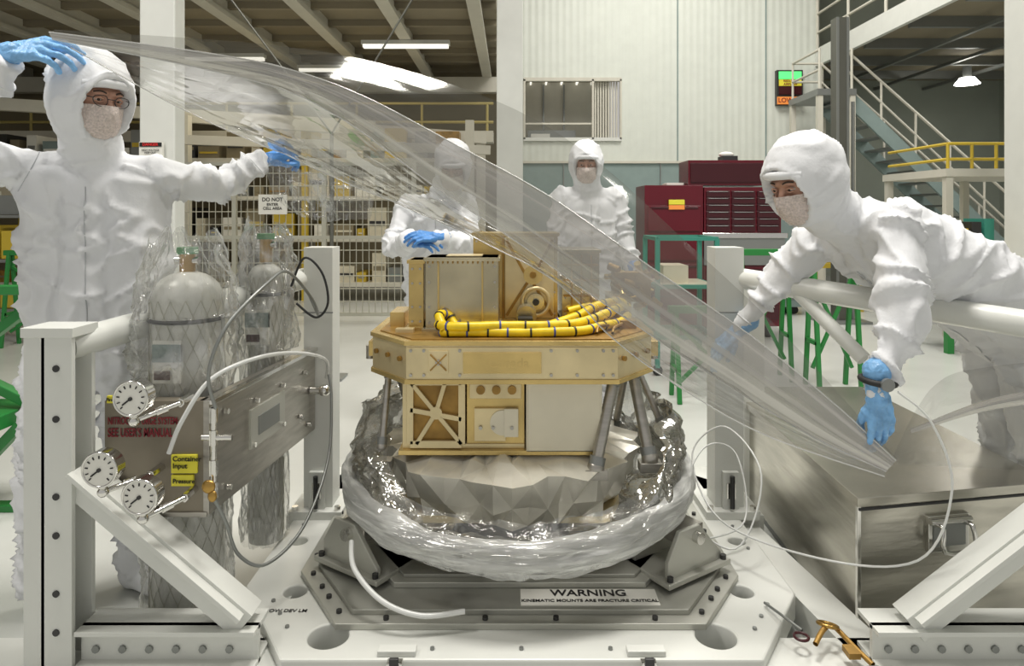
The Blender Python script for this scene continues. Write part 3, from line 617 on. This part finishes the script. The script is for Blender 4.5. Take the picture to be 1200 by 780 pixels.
for a in((-.02,.915,.06,1.04),(-.02,1.185,.06,1.04),(.145,1.185,.07,1.04),(.145,.915,.07,1.04)): b.bar((a[0],2.447,a[1]),(a[2],2.447,a[3]),.010,.006,M_goldd,up=(0,1,0))
b.cyl((.075,2.44,1.06),(.075,2.452,1.06),.034,M_gold,n=24); b.cyl((.075,2.436,1.06),(.075,2.44,1.06),.012,M_goldd,n=16)
b.torus((.085,2.44,.965),(0,1,0),.048,.008,M_goldp); b.cyl((.085,2.43,.965),(.085,2.45,.965),.03,M_golds,n=20); b.cyl((.085,2.42,.965),(.085,2.43,.965),.012,M_dark,n=12)
b.cyl((.05,2.36,.925),(.05,2.44,.925),.035,M_golds,n=24)
pbox((.18,2.46,.89),(.315,2.66,1.15),M_golds)
for z in(.93,.985,1.04,1.095): b.bar((.185,2.455,z),(.31,2.455,z),.006,.008,M_goldd)
for x in(.215,.25,.285): b.bar((x,2.455,.90),(x,2.455,1.13),.006,.008,M_goldd,up=(0,1,0))
for lo,hi,m in(((.02,2.28,.89),(.07,2.33,.93),M_dark),((-.02,2.22,.89),(.03,2.27,.915),M_gold),((-.42,2.35,.89),(-.37,2.5,.94),M_gold),((.36,2.3,.89),(.42,2.36,.92),M_goldd),((.14,2.25,.89),(.20,2.30,.92),M_golds),((-.38,2.22,.89),(-.32,2.25,.905),M_goldp)): b.b2(lo,hi,m)
for k in range(34):
    x=random.uniform(.36,.54);y=random.uniform(2.50,2.66);z=random.uniform(.93,1.08); d=V((random.uniform(-1,1),random.uniform(-1,1),random.uniform(-.4,1))).normalized()*.022
    b.cyl(V((x,y,z))-d,V((x,y,z))+d,random.uniform(.008,.016),random.choice([M_gold,M_goldd,M_goldd,M_brass]),n=10)
b.b2((.36,2.52,.89),(.44,2.64,.98),M_goldd); b.b2((.38,2.55,.95),(.52,2.62,1.06),M_goldd)
pl=b.obj("satellite_payload",0.0015)
text("Canada",(-.01,2.0875,.822),.042,M_gold,pl,name="engraved_text",ex=.0005)
b=MB()
runs=[[(-.22,2.17,.90),(-.20,2.15,.907),(-.1,2.15,.907),(0,2.15,.905),(.12,2.15,.907),(.22,2.17,.907),(.30,2.25,.91),(.37,2.33,.91),(.41,2.42,.918)],
[(-.23,2.2,.925),(-.23,2.17,.925),(-.17,2.14,.925),(-.02,2.16,.925),(.10,2.16,.925),(.2,2.20,.925),(.30,2.3,.93),(.36,2.40,.945),(.30,2.46,.95),(.2,2.44,.93)],
[(.05,2.2,.91),(.15,2.20,.915),(.25,2.24,.93),(.33,2.32,.945),(.38,2.40,.95),(.42,2.5,.94)],
[(-.21,2.15,.91),(-.235,2.2,.95),(-.21,2.24,.945),(-.17,2.22,.91),(-.05,2.2,.907)],
[(.12,2.25,.91),(.22,2.30,.935),(.30,2.38,.96),(.38,2.44,.965),(.42,2.48,.94)]]
for i,rn in enumerate(runs):
    Q=b.tube(rn,.0150,M_yel)
    for k in range(3,len(Q)-2,5):
        d=(Q[k+1]-Q[k]).normalized()*.003; b.cyl(Q[k]-d,Q[k]+d,.0166,M_ink if (k//5)%2 else M_tie,n=12)
for k in range(9):
    x=-.08+k*.05; b.tube([(x,2.17,.90),(x+.01,2.2,.905+random.uniform(0,.015)),(x+.05,2.26+random.uniform(0,.05),.91),(x+.03,2.36,.90)],.005,random.choice([M_goldd,M_yel,M_brass]))
for k in range(5): b.tube([(.20,2.36+k*.01,.90),(.26,2.38,.93+k*.005),(.33,2.42+k*.01,.945),(.38,2.48,.92),(.40,2.5,.90)],.005,M_goldd if k%2 else M_yel)
b.obj("yellow_cable_harness")
def ringsurf(prof,amp,fr,seed,m,cx=.02,cy=2.42,n=180,fold=0.0,ex=1.0):
    rows=[]
    for j,(r,z,w) in enumerate(prof):
        row=[]
        for i in range(n+1):
            a=2*math.pi*(i%n)/n; ca,sa=math.cos(a),math.sin(a)
            nn=(1-2.4*abs(noise.noise(V((ca*fr+seed,sa*fr,z*5+j*.08)))))*.7+.35*(1-2.4*abs(noise.noise(V((ca*fr*2.2+seed,sa*fr*2.2,j*.2)))))-.3
            rr=r+amp*w*nn+fold*w*math.sin(a*26+2*nn)
            front=max(0,-sa)
            zz=z+amp*.7*w*noise.noise(V((ca*fr*1.5,sa*fr*1.5+seed,3+j*.2)))
            if z>.34: zz=.34+(zz-.34)*(1-.90*min(1,front*1.25)**2)
            row.append(V((cx+rr*ca,cy+rr*sa*ex,zz)))
        rows.append(row)
    return rows
b=MB()
prof=[(.02,.205,0),(.30,.215,0.1),(.45,.24,.4),(.52,.30,.8),(.55,.34,.9),(.555,.42,1),(.545,.50,1.1),(.53,.57,1.2),(.50,.63,1.3)]
pr=[]
for k in range(len(prof)-1):
    for s in range(5): pr.append(tuple(prof[k][i]+(prof[k+1][i]-prof[k][i])*s/5 for i in range(3)))
pr.append(prof[-1])
b.grid(ringsurf(pr,.055,2.6,2.2,M_foil,fold=.003),M_foil)
# faceted silver foil drape: inverted pleated frustum with crisp triangular creases, closed inward under the payload
N8=48; levels=[(0.0,.375,.325),(.45,.415,.385),(1.0,.455,.485),(1.6,.34,.505),(2.0,.25,.515)]
ring=[]
for li,(t,r0,z0) in enumerate(levels):
    row=[]
    for i in range(N8):
        a=2*math.pi*i/N8; ph=(a%(math.pi/4))-math.pi/8; oc=.93/max(.75,math.cos(ph))
        k=random.uniform(-1,1)
        r=r0*oc*(1+(.06 if (i+li)%3==0 else -.015)*(1 if li<3 else .4))+.006*k
        row.append(V((.0+r*math.cos(a),2.42+r*math.sin(a)*.93,z0+.012*random.uniform(-1,1)*(0 if li==0 else 1))))
    ring.append(row)
vs=[p for r in ring for p in r]; fs=[]
for j in range(len(levels)-1):
    for i in range(N8):
        a_,b_,c_,d_=j*N8+i,j*N8+(i+1)%N8,(j+1)*N8+(i+1)%N8,(j+1)*N8+i
        if (i+j)%2: fs+=[(a_,b_,c_),(a_,c_,d_)]
        else: fs+=[(a_,b_,d_),(b_,c_,d_)]
b.add(vs,fs,M_foil2,False)
b.obj("foil_payload_bag")
b=MB(); rows=[]
for j in range(25):
    q=2*math.pi*j/24; row=[]
    for i in range(321):
        a=2*math.pi*(i%320)/320; ca,sa=math.cos(a),math.sin(a)
        n1=noise.noise(V((ca*3.5,sa*3.5,math.cos(q)*.6+math.sin(q)*.5)))*.016
        n1+=(1-2.6*abs(noise.noise(V((ca*2.6+1.5*math.sin(q),sa*2.6+2.4*math.cos(q),2.2*math.sin(q))))))*.007
        n1+=(1-2.6*abs(noise.noise(V((ca*6+3*math.sin(q),sa*6-3*math.cos(q),3*math.sin(q))))))*.0035
        R=.582+(.026+n1)*math.cos(q); z=.342+(.044+n1)*math.sin(q)+.050*ca*ca
        row.append(V((.02+R*ca,2.42+R*sa*.97,z)))
    rows.append(row)
b.grid(rows,M_roll)
for sgn in range(2):
    rows=[]
    for j in range(9):
        t=j/8; row=[]
        for i in range(241):
            a=2*math.pi*(i%240)/240; ca,sa=math.cos(a),math.sin(a)
            n1=noise.noise(V((ca*6+sgn*5,sa*6,t*2+4)))+.6*(1-2.5*abs(noise.noise(V((ca*12+sgn*3,sa*12,t*1.5)))))
            if sgn: R=.575-.05*t+.02*n1*t; z=.37+.045*t+.05*ca*ca+.02*n1*t
            else: R=.60-.03*t+.02*n1*t; z=.33-.055*t+.050*ca*ca+.02*n1*t
            row.append(V((.02+R*ca,2.42+R*sa*.97,z)))
        rows.append(row)
    b.grid(rows,M_bag)
b.obj("rolled_bag_rim")
# ------------------------------------------------------------------ people
def person(name,J,face,headc,hood=1.0,seed=0.0,hands=(),glasses=False,watch=None,fat=1.0,look=None):
    root=empty(name,(0,0,0)); b=MB(); m=M_suit; g={k:V(v) for k,v in J.items()}
    hc=V(headc); F=frame(face); up=F@V((0,0,1)); fw=F@V((0,1,0))
    segs=[]
    def C(p,r0,q,r1,fold=1.0):
        b.cap(p,r0,q,r1,m); segs.append((V(p),V(q),fold,(r0+r1)/2))
    nk=(g['sl']+g['sr'])/2; pel=(g['hl']+g['hr'])/2
    sl=g['sl'];sr=g['sr']
    C(sl.lerp(nk,.12),.072,sr.lerp(nk,.12),.072,.5)
    for s_,h_ in((sl,g['hl']),(sr,g['hr'])): C(s_.lerp(nk,.42)+(pel-nk)*.13,.110*fat,h_.lerp(pel,-.15),.118*fat,.9)
    C(nk+(pel-nk)*.1,.11*fat,pel,.135*fat,.9)
    C(nk+V((0,0,-.01)),.085,hc-up*.06-fw*.02,.092,.6)
    for s in 'lr':
        C(g['s'+s],.073,g['e'+s],.060,1.5); C(g['e'+s],.060,g['w'+s],.040,1.5)
        if 'k'+s in g:
            C(g['h'+s],.115,g['k'+s],.09,1.2); C(g['k'+s],.09,g['a'+s],.065,1.4)
            toe=g['a'+s]+V((fw.x,fw.y,0)).normalized()*.16; toe.z=.045; hl=g['a'+s].copy(); hl.z=.05
            C(g['a'+s],.065,hl,.05,.3); C(hl,.05,toe,.042,.3)
    b.ell(hc+up*.005-fw*.012,(.110*hood,.128*hood,.142*hood),m,F,28,20)
    b.ell(hc+up*.055-fw*.035,(.105*hood,.115*hood,.105*hood),m,F,24,16)
    def disp(co,n):
        best=1e9;bs=None
        for p,q,fo,rr in segs:
            d=q-p; t=max(0,min(1,(co-p).dot(d)/max(d.length_squared,1e-9))); dd=(co-(p+d*t)).length-rr
            if dd<best: best=dd;bs=(p,q,fo,t,d,rr)
        p,q,fo,t,d,rr=bs; ax=d.normalized(); al=(co-p).dot(ax); rad=(co-p)-ax*al
        wob=noise.noise(co*4+V((seed,1,2)))*1.2
        cc=V((rad.x*4,rad.y*4,rad.z*4))+ax*(al*12+wob)+V((seed,0,0))
        a=max(0,1-abs(noise.noise(cc))*4.0)
        a2=max(0,1-abs(noise.noise(V((co.x*9,co.y*9,co.z*5))+V((seed*2,3,1))))*4.5)
        k=.018*a*a+.013*a2*a2+.018*noise.noise(co*4.5+V((seed,7,1)))-.005
        rel=co-hc
        if rel.length<.20: k*=.75
        co2=co+n*k*min(fo,1.25)
        l=F.transposed()@(co-hc)
        if l.y>0.0:
            e=(l.x/.073)**2+((l.z+.018)/.092)**2
            if e<1.0: 
                w=min(1,(1-e)*5); l2=V((l.x*(1-.12*w),l.y*(1-w)+.035*w,l.z*(1-.1*w))); co2=hc+F@l2
            elif e<1.5: co2=co2+n*.005
        return co2
    suit=remesh(b,"suit",.0105,5,disp,M_suit,root)
    bm=bmesh.new(); bm.from_mesh(suit.data); bvh=BVHTree.FromBMesh(bm)
    z=MB(); axis=(pel-nk).normalized(); lat=(sr-sl).normalized(); fr=axis.cross(lat).normalized()
    if fr.dot(fw)<0: fr=-fr
    pts=[]
    for k in range(16):
        o_=nk.lerp(pel,.08+.92*k/15); h=bvh.ray_cast(o_+fr*.6,-fr)
        if h[0] is not None and (h[0]-o_).length<.30: pts.append(h[0]+fr*.0005)
    if len(pts)>4: z.tube(pts,.0022,M_seam,n=6,sub=4)
    for s in 'lr':
        for (pa,pb,t,r_) in ((g['s'+s],g['e'+s],.02,.0016),(g['w'+s],g['e'+s],.12,.0035)):
            d=(pb-pa).normalized(); c=pa.lerp(pb,t); u=d.orthogonal().normalized(); w_=d.cross(u); ring=[]
            for k in range(25):
                dr=u*math.cos(2*math.pi*k/24)+w_*math.sin(2*math.pi*k/24); h=bvh.ray_cast(c+dr*.0,dr)
                if h[0] is not None and (h[0]-c).length<.12: ring.append(h[0])
            if len(ring)==25: z.tube(ring,r_,M_seam if r_<.002 else M_suit,n=6,sub=2)
    bm.free()
    if z.v: z.obj("zipper_and_seams").parent=root
    h=MB(); Q=lambda x,y,z: hc+F@V((x,y,z))
    E=lambda c,r: h.ell(Q(*c),r,M_skin,F)
    E((0,0,.01),(.074,.09,.10)); E((0,.030,-.055),(.052,.060,.055)); E((0,.068,-.085),(.022,.02,.018))
    h.cap(Q(0,.083,.018),.008,Q(0,.103,-.022),.013,M_skin); E((-.012,.094,-.026),(.010,.011,.008)); E((.012,.094,-.026),(.010,.011,.008))
    h.cap(Q(-.038,.076,.030),.010,Q(-.012,.087,.031),.010,M_skin); h.cap(Q(.038,.076,.030),.010,Q(.012,.087,.031),.010,M_skin)
    E((-.036,.062,-.018),(.022,.022,.02)); E((.036,.062,-.018),(.022,.022,.02)); h.cap(Q(-.018,.084,-.054),.007,Q(.018,.084,-.054),.007,M_skin); h.cap(Q(-.014,.083,-.062),.007,Q(.014,.083,-.062),.007,M_skin)
    remesh(h,"head",.0042,3,None,M_skin,root)
    e=MB()
    for s in(-1,1):
        c=Q(s*.030,.079,.010); e.ell(c,(.0120,.0100,.0060),M_eye,F); ic=Q(s*.030+(.002 if look is None else look),.0880,.009); e.ell(ic,(.0045,.0025,.0045),M_iris,F)
        e.tube([Q(s*.014,.0945,.031),Q(s*.030,.092,.036),Q(s*.046,.080,.031)],.0028,M_brow,n=6,sub=4)
        e.tube([Q(s*.017,.090,.011),Q(s*.030,.0925,.017),Q(s*.043,.085,.011)],.0030,M_skin,n=6,sub=4)
        e.tube([Q(s*.018,.090,.007),Q(s*.030,.0915,.003),Q(s*.042,.085,.006)],.0022,M_skin,n=6,sub=4)
        if glasses:
            e.tube([Q(s*x_,.104-abs(x_-.03)*.15,z_) for x_,z_ in((.012,.012),(.018,.022),(.034,.024),(.052,.019),(.054,.004),(.040,-.008),(.022,-.008),(.012,.002),(.012,.012))],.0013,M_dark,n=6,sub=4); e.cyl(Q(s*.054,.098,.014),Q(s*.074,.04,.016),.0015,M_dark,n=6)
    if glasses: e.cyl(Q(-.012,.104,.014),Q(.012,.104,.014),.0015,M_dark,n=6)
    e.obj("eyes_and_brows").parent=root
    vm=MB(); rows=[]
    for j in range(19):
        t=j/18; z=-.004-.118*t; row=[]
        for i in range(41):
            a=math.pi*(i/40-.5)*1.10; s=math.sin(a);c=math.cos(a)
            ry=.106+.018*math.exp(-((z+.03)/.03)**2)*math.exp(-(a/.35)**2); rx=.078
            k=1 if t<.5 else 1-.42*((t-.5)/.5)**2
            y=c*ry*k; x=s*rx*(k*.85+.15); n_=.004*noise.noise(V((x*50,y*50,z*50+seed)))+.0025*math.sin(a*22+3*t)*(1-t)
            row.append(Q(x*(1+n_*6),y+n_,z-.010*(s*s)*(1-t)))
        rows.append(row)
    vm.grid(rows,M_veil); vm.obj("face_veil").parent=root
    hm=MB(); hm.tube([Q(-.068,.066,.050),Q(-.035,.096,.060),Q(0,.104,.062),Q(.035,.096,.060),Q(.068,.066,.050)],.014,M_suit,n=10); hm.obj("hood_band").parent=root
    for hd in hands: hand(root,*hd)
    if watch:
        p,d=V(watch[0]),V(watch[1]); w=MB(); w.torus(p,d,.043,.009,M_black); w.cyl(p+V((0,-.045,0)),p+V((0,-.055,0)),.018,M_grey); w.obj("wrist_strap").parent=root
    return root
def hand(root,wrist,fdir,back,side,curl,size=1.0,m=M_glove,spread=.0,cuffdir=None,thumb=0.5):
    f=V(fdir).normalized(); z=V(back); z=(z-f*z.dot(f)).normalized(); x=f.cross(z)*side
    W=V(wrist); S=size*1.0
    P=lambda a,b_,c: W+(x*a+f*b_+z*c)*S
    h=MB(); kn=[(.031,.088),(.0105,.093),(-.0115,.089),(-.031,.080)]; ln=[(.042,.026,.021),(.046,.030,.022),(.043,.028,.021),(.034,.021,.019)]
    h.cap(P(0,-.015,0),.027*S,P(0,.02,0),.026*S,m)
    for i,(kx,ky) in enumerate(kn):
        h.cap(P(kx*.6,.015,0),.017*S,P(kx,ky,0),.0120*S,m)
        a=0; p=V((kx,ky,0)); c=curl
        sp=spread*(1.5-i)
        for k in range(3):
            a+=c[k]*(1+.12*(i-1)); q=p+V((math.sin(sp)*ln[i][k]*math.cos(a),math.cos(a)*ln[i][k],-math.sin(a)*ln[i][k])); r=.0098-.0010*k
            h.cap(P(*p),r*S,P(*q),(r-.001)*S,m); p=q
    h.cap(P(.012,.03,-.006),.018*S,P(.034,.05,-.014),.014*S,m)
    t=thumb; h.cap(P(.034,.05,-.014),.0125*S,P(.052-.018*t,.080,-.020-.022*t),.0110*S,m); h.cap(P(.052-.018*t,.080,-.020-.022*t),.0110*S,P(.056-.035*t,.106,-.024-.03*t),.0090*S,m)
    if cuffdir is not None:
        c=V(cuffdir).normalized(); h.cap(W,.028*S,W-c*.06,.038*S,m)
    remesh(h,"gloved_hand",.0032,2,lambda co,n: co+n*(.0016*noise.noise(co*80)+.0015*max(0,1-abs(noise.noise(co*35))*4)),m,root)
wl=V((-1.49,2.0,1.705)); wr=V((-.945,2.52,1.46))
person("cleanroom_technician",dict(sl=(-1.525,2.16,1.41),sr=(-1.17,2.26,1.40),el=(-1.70,2.02,1.51),wl=wl,er=(-1.04,2.42,1.375),wr=wr,
  hl=(-1.44,2.22,.93),hr=(-1.25,2.24,.93),kl=(-1.50,2.22,.50),kr=(-1.27,2.30,.50),al=(-1.53,2.22,.10),ar=(-1.30,2.35,.10)),
  (.90,-.50,-.22),(-1.315,2.14,1.635),hands=[(wl+V((.02,0,.045)),(.97,-.1,.12),(0,-.75,.65),-1,(.45,.55,.45),1.14,M_glove_l,.05,(.6,0,.8)),(wr+V((.02,.02,.015)),(.75,.35,.35),(0,-.5,.8),1,(.9,1.0,.7),.95,M_glove,.0,(.4,.3,.3))],glasses=True,seed=1.0,fat=1.02,hood=1.06)
wl=V((1.016,1.90,.80)); wr=V((.86,2.55,.86))
person("cleanroom_technician",dict(sl=(1.16,2.06,1.235),sr=(1.12,2.42,1.22),el=(1.12,1.95,.99),wl=wl,er=(.99,2.5,1.04),wr=wr,
  hl=(1.72,2.24,.93),hr=(1.72,2.45,.93),kl=(1.80,2.30,.50),kr=(1.82,2.50,.50),al=(1.88,2.32,.10),ar=(1.90,2.55,.10)),
  (-.88,-.40,-.38),(.915,2.15,1.375),hands=[(wl+V((0,0,-.02)),(.12,-.05,-.95),(.2,-1,0),1,(.30,.40,.35),1.0,M_glove_l,.08,(0,0,-1)),(wr+V((-.02,0,-.02)),(-.7,0,-.65),(-.4,-.3,.7),-1,(.3,.3,.3),.95,M_glove_l,.05,(-.7,0,-.6))],
  seed=4.0,watch=((1.018,1.90,.815),(.1,-.05,1)),fat=1.14,hood=1.04)
person("cleanroom_technician",dict(sl=(.345,4.5,1.38),sr=(.67,4.52,1.38),el=(.28,4.48,1.13),wl=(.31,4.38,.90),er=(.74,4.5,1.13),wr=(.78,4.40,.90),
  hl=(.42,4.55,.92),hr=(.61,4.55,.92),kl=(.42,4.53,.5),kr=(.62,4.53,.5),al=(.42,4.56,.1),ar=(.63,4.56,.1)),
  (-.12,-.95,-.22),(.485,4.44,1.60),hands=[((.31,4.37,.885),(.05,-.2,-.95),(-.9,-.2,0),1,(.3,.35,.3),.95,M_glove,.03,(0,-.1,-1)),((.78,4.39,.885),(-.05,-.2,-.95),(.9,-.2,0),-1,(.3,.35,.3),.95,M_glove,.03,(0,-.1,-1))],seed=9.0,fat=.92)
person("cleanroom_technician",dict(sl=(-.62,4.08,1.32),sr=(-.28,4.08,1.33),el=(-.70,3.92,1.10),wl=(-.56,3.74,1.12),er=(-.26,3.92,1.10),wr=(-.40,3.72,1.14),
  hl=(-.56,4.30,.92),hr=(-.38,4.30,.92),kl=(-.56,4.22,.5),kr=(-.36,4.22,.5),al=(-.56,4.3,.1),ar=(-.36,4.3,.1)),
  (.05,-.85,-.50),(-.345,3.96,1.545),hands=[((-.55,3.72,1.12),(.9,-.35,.1),(-.2,-.6,.8),-1,(.4,.5,.3),1.0,M_glove,.03,(.6,-.6,0)),((-.41,3.70,1.15),(-.8,-.45,.1),(.2,-.6,.8),1,(.4,.5,.3),1.0,M_glove,.03,(-.5,-.6,0))],seed=13.0,fat=.92)
# ------------------------------------------------------------------ plastic film
def cr(P,t):
    P=[V(p) for p in P]; n=len(P)-1; x=t*n; i=min(int(x),n-1); u=x-i
    a=P[max(i-1,0)];b_=P[i];c=P[i+1];d=P[min(i+2,n)]
    return 0.5*((2*b_)+(c-a)*u+(2*a-5*b_+4*c-d)*u*u+(3*b_-a-3*c+d)*u**3)
Up=[(-1.33,1.96,1.80),(-1.0,2.0,1.765),(-.70,2.0,1.715),(-.45,2.0,1.63),(-.20,2.0,1.50),(.10,2.0,1.335),(.394,1.97,1.13),(.6825,1.95,.93),(.912,1.92,.74),(1.057,1.88,.60)]
Lo=[(-1.32,1.96,1.78),(-1.0,2.02,1.725),(-.69,2.03,1.65),(-.475,2.03,1.54),(-.245,2.02,1.37),(.030,2.0,1.185),(.315,1.97,.985),(.60,1.95,.80),(.84,1.92,.655),(1.03,1.88,.57)]
Mi=[(-1.28,1.98,1.76),(-1.08,2.25,1.62),(-.90,2.55,1.52),(-.60,2.42,1.395),(-.3375,2.25,1.29),(-.08,2.08,1.19),(.13,2.0,1.08),(.28,1.95,.93),(.47,1.92,.79),(.7125,1.90,.66),(1.02,1.87,.56)]
Nn=[(-1.32,1.97,1.81),(-.77,2.05,1.79),(-.394,2.1,1.74),(0,2.13,1.61),(.269,2.13,1.44),(.525,2.08,1.20),(.78,1.98,.94),(1.06,1.88,.605)]
def sheet(mb,A,B,m,nr,nc,amp,fr,seed,sag=0,bulge=0,edge=None,crease=.5):
    rows=[]
    for j in range(nr):
        t=j/(nr-1); row=[]
        for i in range(nc):
            u=i/(nc-1); p=cr(A,u).lerp(cr(B,u),t); w=math.sin(math.pi*min(max(u,.02),.98))
            dn=noise.noise(V((u*3+seed,t*fr,seed)))+.4*noise.noise(V((u*8+seed,t*fr*2.3,seed)))
            near=math.exp(-((u-.22)/.12)**2)*t
            cr_=max(0,1-abs(noise.noise(V((u*9+t*3+seed,t*fr*1.5-u*4,seed))))*6)*(crease+2.6*near*crease)
            p=p+V((0,-1,.4))*(amp*dn+amp*cr_)*w+V((0,-bulge*math.sin(math.pi*t)*w,-sag*math.sin(math.pi*t)*w)); row.append(p)
        rows.append(row)
    mb.grid(rows,m)
    if edge:
        for e_ in edge: mb.tube(rows[e_][::4]+[rows[e_][-1]],.0022,M_edge,n=6,sub=2)
b=MB(); sheet(b,Up,Lo,M_band,20,200,.006,1.5,1.0,0,.022,(0,-1),.5); sheet(b,Lo,Mi,M_film,34,220,.017,2.5,3.0,.01,0,(-1,),.8); sheet(b,Up,Nn,M_film2,14,120,.005,1.5,6.0,0,0,None,.1)
R1=[(1.05,1.89,.60),(1.19,1.93,.79),(1.35,1.92,.85),(1.75,1.86,.90)]; R2=[(1.07,1.88,.59),(1.2,1.92,.57),(1.4,1.92,.56),(1.75,1.90,.55)]
sheet(b,R1,R2,M_filmr,20,80,.008,2,8.0,0,0,None,.3)
R0=[(1.10,1.885,.685),(1.30,1.88,.765),(1.50,1.86,.81),(1.75,1.82,.84)]; R3=[(1.10,1.88,.675),(1.30,1.88,.735),(1.50,1.86,.77),(1.75,1.82,.79)]
sheet(b,R0,R3,M_band,8,60,.002,2,9.0,0,.008,None,.1)  # narrow strip added to paint a grey sheen streak over the right sheet
K1=[(-.93,2.53,1.50),(-.80,2.50,1.45),(-.62,2.44,1.40),(-.48,2.40,1.36)]; K2=[(-.88,2.52,1.34),(-.78,2.52,1.27),(-.66,2.48,1.25),(-.50,2.42,1.26)]
sheet(b,K1,K2,M_bag,24,60,.035,4,12.0)
b.obj("clear_plastic_film_sheet")
b=MB()
b.cyl((-2.9,5.3,3.9),(-1.4,5.3,1.9),.008,M_mast,n=8); b.cyl((-.2,5.3,3.9),(-1.4,5.3,1.9),.008,M_mast,n=8); b.cyl((-1.4,5.3,1.9),(-1.4,5.3,0),.015,M_mast,n=8); b.b2((-1.5,5.2,0),(-1.3,5.4,.02),M_grey)
b.obj("rigging_rods")

# ------------------------------------------------------------------ lights
def area(name,loc,size,e,col=(1,.965,.91),rot=(0,0,0),sy=None):
    l=bpy.data.lights.new(name,'AREA'); l.energy=e; l.size=size; l.color=col
    if sy: l.shape='RECTANGLE'; l.size_y=sy
    o=bpy.data.objects.new(name,l); o.location=loc; o.rotation_euler=rot; sc.collection.objects.link(o)
area("high_bay_light_main",(0.3,2.2,6.5),1.3,260); area("high_bay_light_back",(2.5,8.2,7.3),3,370); area("high_bay_light_right",(3.5,2.5,5.5),1.0,110)
area("high_bay_light_left",(-3.5,1.2,5.5),1.0,120); area("mezzanine_light",(-3,9,3.55),3,60,(1,.89,.68)); area("mezzanine_light_b",(7.5,10,3.7),2,50); 
w=bpy.data.worlds.new("world"); sc.world=w; w.use_nodes=True; bg=w.node_tree.nodes["Background"]; bg.inputs[0].default_value=(1,.98,.94,1); bg.inputs[1].default_value=.45
cam=bpy.data.cameras.new("camera"); cam.sensor_width=36; cam.lens=24; cam.shift_y=-140/1200; cam.clip_start=.05; co=bpy.data.objects.new("camera",cam); co.location=(0,0,1.28); co.rotation_euler=(math.pi/2,0,0); sc.collection.objects.link(co); sc.camera=co
sc.view_settings.view_transform='Standard'; sc.view_settings.exposure=0.1
